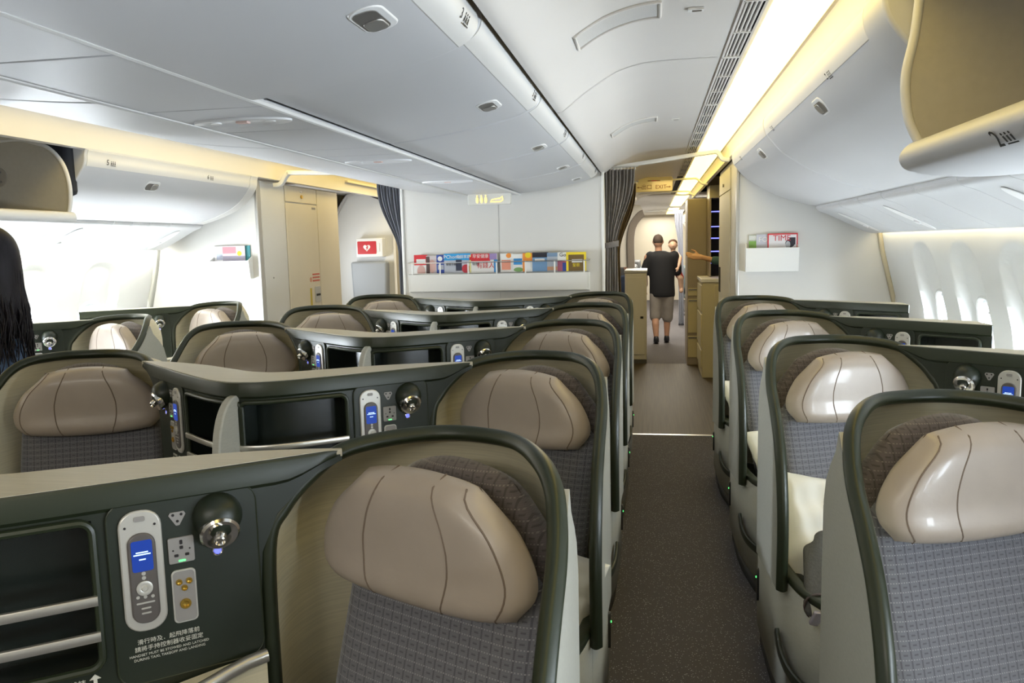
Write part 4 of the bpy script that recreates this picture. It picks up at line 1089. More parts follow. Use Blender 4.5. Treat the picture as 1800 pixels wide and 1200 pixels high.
def pocket(x0, x1, y, z0, z1, lab, d=.075):
    w = (x1 - x0) / 2
    r = thing('magazine_pocket', lab, 'magazine pocket', ((x0 + x1) / 2, y, z0))
    h = z1 - z0
    g = G().prism([(0, 0), (-.055, 0), (-d, h), (-d + .005, h), (-.051, .006), (0, .006)], lambda p, q, t: (t, p, q), -w, w); obj('pocket_front', g, M_whitepl, r, smooth=False, bevel=.003)
    for sx in (-1, 1):
        g = G().prism([(0, 0), (-.055, 0), (-d, h), (0, h + .035)], lambda p, q, t: (t, p, q), sx * w - .004, sx * w + .004); obj('end_panel', g, M_whitepl, r, smooth=False)
pocket(.712, 1.095, YB, 1.352, 1.535, 'white magazine pocket on the right bulkhead')
magazine(.735, YB - .012, 1.362, .20, .272, (.40, .46, .36), [('b', 0, .1, .14, .225, (.22, .42, .10)), ('b', .0, .19, .235, .268, (.66, .68, .66))], 'green and white newspaper style magazine in the right pocket', 'magazines in the right pocket', .02, texts=(('Taiwan', .045, .258, .022, Wh),))
magazine(.79, YB - .018, 1.362, .20, .276, (.55, .56, .64), [], 'pale grey magazine in the middle of the right pocket', 'magazines in the right pocket', .02, texts=(('FO', .05, .235, .055, Wh),))
magazine(.872, YB - .026, 1.370, .222, .272, Rd, [('b', .009, .213, .0, .262, (.78, .77, .80)), ('o', .165, .195, .035, .032, Bk), ('b', .16, .205, .185, .24, Bk), ('o', .150, .185, .018, .028, Gy)], 'news magazine with a red border in the right pocket', 'magazines in the right pocket', .02, texts=(('TIME', .105, .235, .062, (.55, .03, .05)),))
pocket(-3.60, -3.26, YBL, 1.375, 1.525, 'white magazine pocket on the left bulkhead')
magazine(-3.59, YBL - .012, 1.385, .20, .262, (.82, .82, .85), [('b', .02, .08, .15, .20, (.5, .55, .7))], 'whitest magazine at the left of the left pocket', 'magazines in the left pocket', .02)
magazine(-3.51, YBL - .020, 1.385, .20, .262, (.80, .62, .64), [('b', .0, .12, .20, .255, (.72, .25, .3)), ('b', .0, .2, .13, .18, (.35, .33, .45)), ('o', .15, .2, .02, .02, Ye)], 'pink covered magazine in the left pocket', 'magazines in the left pocket', .02)
magazine(-3.47, YBL - .008, 1.380, .20, .268, (.03, .22, .26), [], 'teal magazine behind the pink one in the left pocket', 'magazines in the left pocket', .02)

# ------------------------------------------------------------------ curtains, crossbars, signs
def curtain(name, lab, xs_top, xs_tie, xs_bot, y, zt, ztie, zb, m, n=9, sweep=0.0, tie=True):
    root = thing(name, lab, 'curtain', (xs_top[0], y, zt))
    g = G(); rows = []; NZ = 44; NX = n * 8
    for i in range(NZ + 1):
        z = zt + (zb - zt) * i / NZ
        if z > ztie: t = ss(zt, ztie, z); t = t ** 1.4; a = xs_top[0] + (xs_tie[0] - xs_top[0]) * t; b = xs_top[1] + (xs_tie[1] - xs_top[1]) * t
        else: t = ss(ztie, zb + .4, z); a = xs_tie[0] + (xs_bot[0] - xs_tie[0]) * t; b = xs_tie[1] + (xs_bot[1] - xs_tie[1]) * t
        amp = .018 * (.45 + .55 * abs(z - ztie) / max(.3, zt - ztie)) if abs(z - ztie) < .5 else .020
        row = []
        for k in range(NX + 1):
            q = k / NX; ph = q * n * 2 * PI + .5 * math.sin(3 * z + q * 5)
            row.append((a + (b - a) * q + .004 * math.sin(ph * .5 + z * 4) - xs_top[0], amp * math.sin(ph) + .006 * math.sin(z * 7 + q * 9), z - zt))
        rows.append(row)
    g.grid(rows); obj('cloth', g, m, root, solid=.002, angle=80)
    if tie:
        ring = [((xs_tie[0] + xs_tie[1]) / 2 - xs_top[0] + (xs_tie[1] - xs_tie[0] + .02) / 2 * math.cos(a), .034 * math.sin(a), ztie - zt + .01 * math.cos(a)) for a in [2 * PI * k / 20 for k in range(20)]]
        g = G().tube(ring, rrect(.008, .05, .003, 2), closed=True); obj('tie_band', g, m, root)
    g = G().tube([(-.02, 0, .02), (xs_top[1] - xs_top[0] + .02, 0, .02)], rrect(.015, .012, .003, 2)); obj('curtain_rail', g, M_alu, root)
    g = G()
    for k in range(n + 1): g.cyl(((xs_top[1] - xs_top[0]) * k / n, 0, -.005), (0, 0, 1), .004, .022, 8)
    tag(obj('runner', g, M_whitepl, root), kind='stuff')
curtain('curtain', 'grey-brown curtain tied back at the right end of the centre bulkhead', (-.385, -.135), (-.375, -.285), (-.385, -.265), YB + .14, 2.185, 1.585, .02, M_curt, 9)
curtain('curtain', 'second, browner curtain further aft behind the tied grey one', (-.335, -.155), (-.395, -.325), (-.40, -.30), 8.15, 2.18, 1.5, .02, mat('curtain_brown', (.17, .13, .085), .9), 7, tie=False)
curtain('curtain', 'dark grey striped curtain swept back beside the left aisle', (-2.31, -2.075), (-2.13, -2.075), (-2.12, -2.075), YB + .12, 2.15, 1.55, .02, M_curtL, 9, tie=False)

def crossbar(pts, lab, s=.022):
    g = G().tube(catmull(pts, 5), rrect(s * 1.5, s, .006, 3)); tag(obj('ceiling_crossbar', g, M_whitepl), lab, 'crossbar', 'white bars across the aisle ceiling')
crossbar([(-.36, 6.74, 2.165), (-.28, 6.74, 2.215), (.10, 6.74, 2.262), (.46, 6.74, 2.305), (.52, 6.74, 2.30), (.555, 6.74, 2.25), (.61, 6.74, 2.24)], 'white bar across the right aisle ceiling just behind the bulkheads', .032)
crossbar([(.15, 9.5, 2.30), (.42, 9.5, 2.31), (.50, 9.5, 2.305), (.56, 9.5, 2.25), (.62, 9.5, 2.24)], 'white bar across the aisle ceiling holding the exit sign')
crossbar([(-.36, 11.85, 2.26), (-.1, 11.85, 2.29), (.46, 11.85, 2.31), (.54, 11.85, 2.27), (.6, 11.85, 2.24)], 'white bar across the aisle ceiling behind the exit sign')
crossbar([(-.5, 18.9, 2.28), (.0, 18.9, 2.30), (.7, 18.9, 2.30)], 'farthest white bar across the aisle ceiling')
crossbar([(-3.10, 6.3, 2.14), (-3.04, 6.3, 2.15), (-2.98, 6.3, 2.225), (-2.9, 6.3, 2.235), (-2.3, 6.3, 2.21), (-2.08, 6.3, 2.18)], 'white bar across the left aisle ceiling beside the closet', .034)
t = thing('exit_sign', 'amber exit sign with arrows hanging over the right aisle', 'exit sign', (.017, 9.46, 2.255))
g = G().prism(rrect(.42, .165, .02), lambda p, q, s: (p, s, q), -.03, .03); obj('sign_box', g, M_amber, t, bevel=.006)
FMx = frame_mat((0, -.031, 0), (1, 0, 0), (0, 0, 1))
text('sign_text', '\u51fa\u53e3  EXIT', .062, M_exittxt, t, FMx @ Matrix.Translation((0, -.032, .001)), ext=.0015)
for s_ in (-1, 1):
    g = G().box(-.018, .018, -.034, -.030, -.035, -.029); g.prism([(.018, -.020), (.034, -.032), (.018, -.044)], lambda p, q, s: (p, s, q), -.034, -.030)
    for i, v in enumerate(g.v): g.v[i] = (s_ * (v[0] + .155), v[1], v[2])
    obj('arrow', g, M_exittxt, t, smooth=False)
g = G().box(-.07, .07, -.034, -.03, .035, .044); obj('placard_strip', g, M_exittxt, t, smooth=False)
g = G().box(-.03, .03, -.036, -.033, .036, .043); obj('red_placard', g, M_red, t, smooth=False)
t = thing('lavatory_sign', 'lit lavatory sign hanging under the ceiling before the centre bulkhead', 'sign', (-1.245, 6.15, 1.958))
g = G().prism(rrect(.34, .085, .012), lambda p, q, s: (p, s, q), -.02, .02); obj('sign_box', g, mat('sign_box_white', (.72, .71, .66), .35), t, bevel=.004)
g = G().box(-.17, .17, -.02, .02, .04, .046); obj('sign_mount', g, M_psu, t, smooth=False)
for k in range(3):
    g = G().ell((-.095 + k * .034, -.022, -.006), (.011, .003, .024), 12, 8); g.ell((-.095 + k * .034, -.022, .026), (.006, .003, .006), 10, 6); obj('person_symbol', g, M_lavtxt, t)
g = G().tube([(.01, -.022, -.022), (.02, -.022, -.006), (.05, -.022, .0), (.085, -.022, .004), (.105, -.022, .018), (.108, -.022, -.01), (.09, -.022, -.022)], circ(.0035, 8), closed=True); obj('bed_symbol', g, M_lavtxt, t)

# ------------------------------------------------------------------ closets and galley behind the bulkheads
t = thing('closet', 'tall cream closet facing the left aisle, behind the left bulkhead', 'closet', (-3.2, 6.20, 0))
g = G().box(-.85, 0, .0, 1.66, 0, 2.18); obj('closet_body', g, M_closet, t, smooth=False)
g = G().box(-.0, .012, .475, 1.14, .03, 2.02); d = obj('door', g, M_cream, t, bevel=.004)
g = G().box(-.0, .012, .475, 1.14, 2.03, 2.17); d2 = obj('locker_door', g, M_cream, t, bevel=.004)
g = G().box(-.0, .012, 1.15, 1.66, .03, 2.17); obj('end_panel', g, M_cream, t, bevel=.004)
g = G().box(-.0, .006, .03, .465, .03, 2.17); obj('side_panel', g, M_closet, t, bevel=.003)
g = G().cyl((.012, .80, 2.085), (1, 0, 0), .016, .012, 16); obj('knob', g, M_gold, d2)
g = G().box(.012, .014, .78, .82, 2.12, 2.135); obj('locker_label', g, M_latch, d2, smooth=False)
g = G().box(.012, .014, 1.02, 1.10, 1.98, 2.0); obj('small_label', g, M_latch, d, smooth=False)
for k in range(3): g = G().box(.012, .014, .96, 1.12, 1.30 + .03 * k, 1.315 + .03 * k); obj('red_label', g, mat('label_red', (.55, .12, .08), .5), d, smooth=False)
g = G().cyl((.012, .92, 1.32), (1, 0, 0), .024, .002, 20); obj('round_label', g, mat('label_red2', (.6, .3, .2), .5), d)
g = G().box(.012, .018, 1.00, 1.12, 1.10, 1.25); o = obj('latch_plate', g, M_alu, d, bevel=.002)
g = G().box(.018, .024, 1.02, 1.10, 1.16, 1.18); obj('latch_lever', g, M_dark, o, smooth=False)
g = G().box(.012, .014, .89, .93, 1.06, 1.24); obj('yellow_label', g, mat('label_yellow', (.55, .42, .05), .5), d, smooth=False)
g = G().box(.012, .016, 1.04, 1.14, .86, .98); obj('lower_latch', g, M_latch, d, bevel=.002)
g = G().cyl((.006, .18, 1.37), (1, 0, 0), .007, .004, 12); obj('screw', g, M_latch, t)
t = thing('closet', 'narrow white closet edge facing the right aisle, behind the right bulkhead', 'closet', (.66, 6.50, 0))
g = G().box(0, 1.0, 0, 1.74, 0, 2.26); obj('closet_body', g, M_closet, t, smooth=False)
g = G().box(-.010, 0, .62, 1.70, .03, 2.02); d = obj('door', g, M_closet, t, bevel=.003)
g = G().box(-.010, 0, .62, 1.70, 2.03, 2.22); d2 = obj('locker_door', g, M_closet, t, bevel=.003)
g = G().cyl((-.01, 1.2, 2.1), (-1, 0, 0), .014, .012, 12); obj('knob', g, M_latch, d2)
g = G().box(-.016, -.008, 1.50, 1.64, 1.10, 1.34); obj('latch_plate', g, M_dark, d, bevel=.002)
g = G().box(-.012, .0, .02, .06, 0, 2.26); obj('edge_strip', g, M_alu, t, smooth=False)

# centre block and door area
g = G().box(-2.04, -.41, 6.50, 7.95, 0, 2.4); struct('wall_center_block', g, M_bulk, smooth=False)
g = G().box(-2.04, -.62, 8.3, 10.4, 0, 2.4); struct('wall_center_galley', g, M_bulk, smooth=False)
g = G().box(-.412, -.385, 7.9, 7.96, 0, 2.2); struct('trim_12', g, M_whitepl, smooth=False)
g = G().prism([(-4.2, 0), (-3.12, 0), (-3.12, 2.12), (-3.6, 2.3), (-3.72, 2.28), (-4.0, 1.9), (-4.2, 1.5)], lambda p, q, s: (p, s, q), 9.5, 9.56); struct('wall_door_side', g, M_wall, smooth=False)
g = G().tube(catmull([(-4.1, 9.47, 1.55), (-3.9, 9.47, 1.95), (-3.75, 9.47, 2.2), (-3.62, 9.47, 2.27), (-3.1, 9.47, 2.27)], 5), circ(.018, 8)); struct('trim_13', g, M_groove)
g = G().box(-3.13, -3.10, 9.44, 10.5, 0, 2.3); struct('trim_14', g, M_cream, smooth=False)
g = G().box(-4.2, -2.04, 10.5, 10.55, 0, 2.4); struct('wall_left_galley', g, M_galley, smooth=False)
g = G().box(-4.2, -2.04, 6.2, 10.5, 2.40, 2.42); struct('ceiling_left_door', g, M_ceil, smooth=False)
g = G().box(-3.9, -3.08, 7.9, 10.5, 2.28, 2.30); struct('ceiling_left_door', g, M_ceil, smooth=False)
t = thing('shelf_unit', 'slim shelves with small items behind the striped left curtain', 'shelves', (-2.6, 10.48, 0))
for z in (.6, .95, 1.3, 1.6, 1.9):
    g = G().box(-.45, .5, -.3, 0, z, z + .02); obj('shelf', g, M_galley, t, smooth=False)
t = thing('defibrillator_cabinet', 'white wall box with a red panel and white heart near the left door', 'first aid box', (-3.415, 9.5, 1.61))
g = G().box(-.17, .17, -.13, 0, -.115, .115); b = obj('cabinet', g, M_whitepl, t, bevel=.008)
g = G().prism(rrect(.24, .155, .01), lambda p, q, s: (p - .03, s, q), -.134, -.128); obj('red_panel', g, M_red, t)
hp = []
for k in range(28):
    a = 2 * PI * k / 28; hp.append((16 * math.sin(a) ** 3 * .0028 - .03, (13 * math.cos(a) - 5 * math.cos(2 * a) - 2 * math.cos(3 * a) - math.cos(4 * a)) * .0028))
g = G().prism(hp, lambda p, q, s: (p, s, q), -.138, -.133); obj('heart', g, M_whitepl, t, smooth=False)
g = G().prism([(-.022, .022), (-.008, .022), (-.020, .002), (-.008, .002), (-.036, -.03), (-.030, -.004), (-.042, -.004)], lambda p, q, s: (p, s, q), -.141, -.137); obj('flash', g, M_red, t, smooth=False)
g = G().box(.10, .135, -.136, -.13, -.05, .05); obj('handle', g, M_latchrim, t, bevel=.003)
t = thing('jump_seat', 'grey folded crew seat below the white and red wall box', 'crew seat', (-3.43, 9.5, .4))
g = G().prism([(-.22, .58), (.22, .58), (.235, 1.04), (-.235, 1.04)], lambda p, q, s: (p, s, q), -.14, -.02); obj('head_pad', g, M_jump, t, bevel=.03, segs=4)
for k in range(3):
    g = G().box(-.20 + k * .135, -.075 + k * .135, -.13, -.03, .0, .60); obj('back_pad', g, M_jump2, t, bevel=.02, segs=3)
g = G().box(-.21, .21, -.03, 0, -.4, 1.0); obj('frame', g, M_alu, t, smooth=False)
g = G().box(-4.2, -4.16, 7.9, 9.5, 0, 2.3); struct('door_1', g, M_wall, smooth=False)

# right galley
t = thing('galley_cabinet', 'taupe galley column with handle bars at the far end of the aisle, right side', 'galley cabinet', (.555, 10.5, 0))
g = G().box(-.115, .125, 0, .7, 0, 2.13); obj('column', g, M_brown, t, bevel=.006)
for z0, z1 in ((.10, .38), (.42, .86), (.90, 1.0)):
    g = G().box(-.105, .115, -.012, 0, z0, z1); pnl = obj('door', g, M_galley, t, bevel=.004)
    g = G().box(-.10, .11, -.022, -.012, z1 - .03, z1 - .012); obj('handle', g, M_latch, pnl, smooth=False)
t = thing('galley_counter', 'cream galley counter with drawers right of the far aisle', 'galley counter', (1.1, 9.5, 0))
g = G().box(-.53, .65, 0, .9, 0, 1.12); obj('counter_body', g, M_galley, t, bevel=.004)
g = G().box(-.545, .65, -.015, .9, 1.12, 1.16); obj('worktop', g, M_whitepl, t, bevel=.004)
for z0, z1 in ((.12, .32), (.36, .74), (.78, 1.08)):
    for x0, x1 in ((-.40, .10), (.12, .60)):
        g = G().box(x0, x1, -.014, 0, z0, z1); pnl = obj('drawer', g, M_galley, t, bevel=.004)
        g = G().box(x0 + .01, x1 - .01, -.024, -.014, z0 - .03, z0 - .012); obj('handle', g, M_latch, pnl, smooth=False)
    g = G().box(-.545, -.53, .03, .85, z0, z1); obj('side_door', g, M_galley, t, bevel=.003)
t = thing('galley_shelves', 'dark galley bay with blue lit shelves above the cream counter', 'galley shelves', (1.15, 10.42, 1.16))
g = G().box(-.47, .6, 0, .02, 0, .95); obj('back_panel', g, mat('bay_dark', (.03, .03, .05), .5), t, smooth=False)
for sx in (-.47, .58): g = G().box(sx, sx + .02, -.4, 0, 0, .95); obj('side_panel', g, M_brown, t, smooth=False)
for k, z in enumerate((.16, .30, .46, .60, .78)):
    g = G().box(-.45, .58, -.36, 0, z, z + .015); sh = obj('shelf', g, M_brown, t, smooth=False)
    g = G().box(-.45, .58, -.365, -.358, z + .002, z + .012); obj('blue_light_strip', g, M_blueled, sh, smooth=False)
g = G().box(-.458, -.450, -.37, -.36, .1, .9); obj('blue_light_strip', g, M_blueled, t, smooth=False)
g = G().box(-.47, .6, -.4, 0, .95, 1.1); obj('top_locker', g, M_galley, t, smooth=False)
g = G().box(.68, 1.8, 10.5, 10.54, 0, 2.4); struct('wall_galley_back', g, M_brown, smooth=False)

# low unit left of the far aisle, and the far cabin
t = thing('low_cabinet', 'waist high white cabinet on the left of the far aisle', 'cabinet', (-.21, 10.6, 0))
g = G().box(-.15, .13, 0, .8, .05, 1.20); obj('cabinet_body', g, M_bulk, t, bevel=.01)
g = G().box(-.16, .14, -.01, .8, 1.20, 1.235); obj('cabinet_top', g, M_alu, t, bevel=.006)
g = G().box(-.12, .11, -.012, 0, .12, 1.14); d = obj('door', g, M_closet, t, bevel=.004)
g = G().box(.05, .09, -.02, -.012, .60, .63); obj('handle', g, M_dark, d, smooth=False)
g = G().box(-.15, .13, .01, .8, 0, .05); obj('plinth', g, M_kick, t, smooth=False)
g = G().box(-2.6, -.62, 15.4, 15.45, 0, 2.4); struct('wall_far_left', g, M_bulk, smooth=False)
g = G().box(.86, 1.9, 15.4, 15.45, 0, 2.4); struct('wall_far_right', g, M_bulk, smooth=False)
g = G().box(-4.2, 1.84, 13.0, 27, 2.33, 2.36); struct('ceiling_far', g, M_ceil, smooth=False)
for y in (15.0, 19.8):
    g = G().box(.36, .58, y - 1.7, y + 1.9, 2.318, 2.33); tag(obj('cove_light', g, M_cove, smooth=False), 'bright yellow ceiling light in the far cabin, %s' % ('nearer one' if y < 16 else 'farthest one'), 'ceiling light', 'far cabin ceiling lights')
g = G().tube(catmull([(-.14, 13.2, 2.06), (-.20, 13.2, 2.03), (-.30, 13.2, 1.90), (-.345, 13.2, 1.72), (-.35, 13.2, 1.45), (-.345, 13.2, 1.2), (-.345, 13.2, .0)], 6), rrect(.075, .12, .02, 4)); tag(obj('cabin_divider_post', g, M_curt), 'grey curved divider edge standing behind the low cabinet, far cabin', 'cabin divider')
g = G().prism(catmull([(-.36, 1.2), (-.37, 1.5), (-.34, 1.8), (-.25, 1.98), (-.14, 2.07), (-.2, 2.2)], 4) + [(-2.0, 2.3), (-2.0, 1.2)], lambda p, q, s: (p, s, q), 13.24, 13.28); struct('wall_divider_left', g, M_bulk, smooth=False)
g = G().tube(catmull([(.66, 13.4, 2.14), (.72, 13.4, 1.98), (.86, 13.4, 1.86)], 6), rrect(.03, .06, .01, 3)); tag(obj('cabin_divider_edge', g, M_curt), 'dark curved divider edge high on the right of the far aisle', 'cabin divider')
g = G().prism([(.66, 2.3), (.66, 2.14), (.68, 2.05), (.72, 1.98), (.78, 1.91), (.86, 1.87), (.9, .0), (1.8, .0), (1.8, 2.3)], lambda p, q, s: (p, s, q), 13.42, 13.46); struct('wall_divider_right', g, M_bulk, smooth=False)
curtain('curtain', 'dark curtain hanging at the right of the far cabin aisle', (.40, .56), (.47, .56), (.48, .58), 15.3, 2.15, 1.5, .02, M_curtL, 5, tie=False)

def far_seat(x, y, lab):
    t = thing('airliner_seat', lab, 'seat', (x, y, 0), group='rows of dark seats in the far cabin')
    g = G().box(-.23, .23, -.35, .10, .36, .46); obj('seat_cushion', g, M_econ, t, bevel=.03, segs=3)
    g = G().box(-.23, .23, .02, .14, .40, 1.05); obj('backrest', g, M_econ, t, bevel=.05, segs=3)
    g = G().box(-.15, .15, -.01, .10, 1.0, 1.20); obj('headrest', g, M_kick, t, bevel=.04, segs=3)
    for s_ in (-1, 1):
        g = G().box(s_ * .25 - .025, s_ * .25 + .025, -.3, .1, .58, .62); a = obj('armrest', g, M_kick, t, bevel=.01)
        g = G().box(s_ * .25 - .015, s_ * .25 + .015, -.25, .05, .0, .58); obj('leg', g, M_alu, t, bevel=.005)
pos_w = ['first row', 'second row', 'third row', 'fourth row']
for r_ in range(4):
    for x, w in ((-.42 - .0, 'left'), (.90, 'right')):
        far_seat(x, 13.9 + .9 * r_ + (2.2 if r_ > 1 else 0), 'dark seat %s of the far cabin aisle, %s' % (w, pos_w[r_]))

# ------------------------------------------------------------------ pillows and blanket
def pillow(name, lab, loc, rot, w, h, t_, m=M_pillow, group=None, sc=1, wr=.012):
    g = G(); N = 26
    rnd = random.Random(int(loc[1] * 100))
    ph = [rnd.uniform(0, 6) for _ in range(6)]
    for sd in (1, -1):
        rows = []
        for i in range(N + 1):
            a = -1 + 2 * i / N; row = []
            for k in range(N + 1):
                b = -1 + 2 * k / N
                e = max(0, 1 - abs(a) ** 3.0) * max(0, 1 - abs(b) ** 3.0)
                x = a * w / 2 * (1 - .10 * (1 - abs(a)) * 0 - .07 * (1 - b * b)); y = b * h / 2 * (1 - .07 * (1 - a * a))
                wv = wr * (math.sin(6 * a + 3 * b + ph[0]) + .6 * math.sin(11 * b - 4 * a + ph[1]) + .5 * math.sin(9 * a * b + ph[2]) + .4 * math.sin(17 * a + 5 * b + ph[3])) * e ** .3
                row.append((x, y + .3 * wv, sd * t_ / 2 * e ** .45 + wv * .6))
            rows.append(row)
        g.grid(rows)
    o = obj(name, g, m, weld=True, angle=80, subd=1); o.location = loc; o.rotation_euler = rot; return tag(o, lab, 'pillow' if 'pillow' in name else 'blanket', group)
pillow('pillow', 'crumpled white pillow standing on the second seat right of the aisle', (.65, 2.84, .55), (math.radians(70), math.radians(10), math.radians(14)), .46, .44, .15, wr=.028)
pillow('pillow', 'beige pillow corner showing on the second seat left of the aisle', (-.30, 2.30, .56), (math.radians(60), math.radians(10), math.radians(-20)), .30, .26, .10)
pillow('pillow', 'white pillow on the third seat right of the aisle', (.62, 3.93, .56), (math.radians(55), 0, math.radians(25)), .34, .28, .11)
pillow('pillow', 'white pillow on the last seat right of the aisle before the bulkhead', (.60, 5.06, .60), (math.radians(55), 0, math.radians(25)), .34, .32, .12)
t = thing('folded_blanket', 'grey rolled blanket hanging over the armrest below the white pillow', 'blanket', (.53, 2.50, .55))
g = G(); rows = []
bp = catmull([(.045, .36, .03), (.025, .24, .0), (.0, .12, -.015), (-.02, .0, -.035), (-.04, -.11, -.06)], 5)
for i, (x, y, z) in enumerate(bp):
    q = i / (len(bp) - 1); row = []
    for k in range(26):
        a = 2 * PI * k / 26; r_ = (.056 - .012 * q) * (1 + .06 * math.sin(5 * a + 3 * q) + .05 * math.sin(3 * a - 9 * q)) * (1 if 0 < i < len(bp) - 1 else .55)
        row.append((x + r_ * math.cos(a), y + .2 * r_ * math.sin(a), z + r_ * .9 * math.sin(a)))
    rows.append(row)
g.grid(rows, closed_u=True, cap=True); obj('blanket_roll', g, M_blanket, t, angle=80, subd=1)
g = G().tube([(-.038 + .043 * math.cos(a), -.09, -.055 + .041 * math.sin(a)) for a in [2 * PI * k / 18 for k in range(18)]], rrect(.012, .004, .001, 1), closed=True); obj('strap', g, mat('strap_brown', (.07, .05, .05), .45), t)
g = G().prism([(-.03, -.02), (.03, -.03), (.035, .03), (-.02, .035)], lambda p, q, s: (-.045 + p, -.14 + s - q * .6, -.07 + q), -.012, .008); obj('plastic_wrap', g, mat('clear_wrap', (.45, .42, .50), .12, coat=.6), t, bevel=.005)

# ------------------------------------------------------------------ people
def skinobj(name, g, m, parent, vox=.012): return obj(name, g, m, parent, remesh=vox)
def hand(g, c, fwd, up, side, s=1.0, curl=.25):
    """palm and five fingers; fwd: towards fingertips, up: out of the back of the hand, side: towards the thumb"""
    c, f, u, d = Vector(c), Vector(fwd).normalized(), Vector(up).normalized(), Vector(side).normalized()
    for k in range(5):
        p = c + f * (.02 + .015 * k) * s; g.ell(p, (.02 * s,) * 3, 10, 8)
    for off in (-.026, -.009, .009, .026):
        g.limb([(*(c + d * off * s * .7), .013 * s), (*(c + f * .085 * s + d * off * s), .012 * s)])
    for off, L in ((.028, .066), (.010, .075), (-.009, .070), (-.027, .055)):
        a = c + f * .085 * s + d * off * s; b = a + f * L * .4 * s - u * L * .12 * s * (1 + curl); e = b + f * L * .55 * s - u * L * .45 * s * curl * 2
        g.limb([(*a, .0095 * s), (*b, .0088 * s), (*e, .007 * s)])
    a = c + f * .03 * s + d * .025 * s; b = a + f * .03 * s + d * .035 * s + u * -.005 * s; e = b + f * .035 * s + d * .012 * s
    g.limb([(*a, .013 * s), (*b, .011 * s), (*e, .009 * s)])

# man in a black T-shirt walking away, seen from behind
MX, MY = .115, 12.8
t = thing('person', 'person with short hair in black T-shirt and grey shorts walking away', 'person', (MX, MY, 0))
g = G()
g.ell((-.03, .0, 1.605), (.078, .095, .108)); g.limb([(-.02, 0, 1.40, .06), (-.025, 0, 1.53, .055)])
for s_ in (-1, 1): g.ell((-.03 + s_ * .08, 0, 1.60), (.012, .022, .03))
g.ell((-.03, .098, 1.59), (.014, .02, .02)); g.ell((-.03, .085, 1.555), (.03, .015, .012))
g.ell((0.03, .01, 1.15), (.18, .12, .28)); g.ell((.03, .01, .90), (.17, .12, .14))
g.limb([(-.19, 0, 1.36, .06), (-.235, .02, 1.12, .045), (-.22, .12, .92, .035)]); hand(g, (-.22, .14, .90), (0, .3, -1), (-1, 0, 0), (0, 1, 0))
g.limb([(.24, 0, 1.36, .06), (.28, .06, 1.15, .045), (.16, .24, 1.08, .035)]); hand(g, (.15, .25, 1.08), (-1, .1, 0), (0, 1, 0), (0, 0, 1))
g.limb([(-.06, 0, .85, .10), (-.075, .01, .48, .062), (-.07, -.06, .30, .058), (-.06, -.10, .09, .040)])
g.limb([(.11, 0, .85, .10), (.115, .05, .48, .062), (.11, .05, .30, .055), (.105, .05, .09, .038)])
skinobj('body', g, M_skin, t, .014)
g = G(); g.ell((-.03, -.006, 1.625), (.083, .098, .098)); skinobj('hair', g, mat('hair_buzz', (.05, .033, .026), .8), t, .014)
g = G(); torso(g, [(.035, 0, .735, .195, .135), (.035, 0, .80, .20, .14), (.03, 0, 1.0, .195, .135), (.03, .01, 1.18, .205, .135), (.03, .01, 1.30, .22, .13), (.03, 0, 1.385, .215, .11), (.02, 0, 1.43, .14, .085), (.0, 0, 1.46, .075, .07)])
g.limb([(-.15, 0, 1.38, .078), (-.225, .01, 1.20, .068), (-.235, .01, 1.12, .062)]); g.limb([(.22, 0, 1.38, .078), (.27, .04, 1.20, .068), (.275, .05, 1.12, .062)])
skinobj('t_shirt', g, M_black, t, .016)
g = G(); g.ell((.03, 0, .80), (.185, .13, .12))
g.limb([(-.055, 0, .78, .112), (-.075, .005, .52, .092), (-.075, 0, .42, .088)]); g.limb([(.115, 0, .78, .112), (.12, .03, .52, .092), (.118, .045, .40, .088)])
skinobj('shorts', g, M_shorts, t, .016)
for x, y, r_ in ((-.06, -.09, .35), (.105, .07, 0)):
    g = G(); g.ell((x, y + .05, .04), (.048, .13, .045)); g.ell((x, y - .02, .075), (.045, .06, .06)); skinobj('shoe', g, M_shoe, t, .012)
# toddler on his arm
t = thing('person', 'small child carried on the shoulder of the black-shirted person', 'person', (MX + .20, MY + .02, 0))
g = G(); g.ell((.0, .02, 1.545), (.068, .075, .08)); g.limb([(.01, .04, 1.40, .05), (0, .03, 1.48, .035)]); g.ell((.03, .12, 1.28), (.09, .08, .16))
g.ell((0, -.055, 1.535), (.010, .012, .010))
for s_ in (-1, 1): g.ell((s_ * .068, .02, 1.54), (.010, .016, .02))
g.limb([(.07, .08, 1.40, .035), (.115, -.04, 1.34, .030), (.085, -.145, 1.22, .024)]); hand(g, (.083, -.155, 1.215), (-.3, -.2, -1), (.2, -1, 0), (-1, 0, 0), .62)
g.limb([(.06, .12, 1.15, .06), (.12, .03, 1.02, .048), (.13, .06, .86, .036), (.13, .02, .82, .034)])
g.limb([(-.0, .16, 1.15, .06), (-.1, .22, 1.05, .045), (-.12, .2, .88, .036)])
skinobj('body', g, M_skinp, t, .010)
g = G(); g.ell((0, .035, 1.572), (.073, .075, .070)); skinobj('hair', g, mat('hair_brown', (.10, .05, .03), .7), t, .010)
g = G(); g.ell((.035, .12, 1.24), (.10, .09, .14)); g.limb([(.06, .11, 1.14, .066), (.12, .05, 1.03, .055)]); skinobj('romper', g, M_redtop, t, .012)

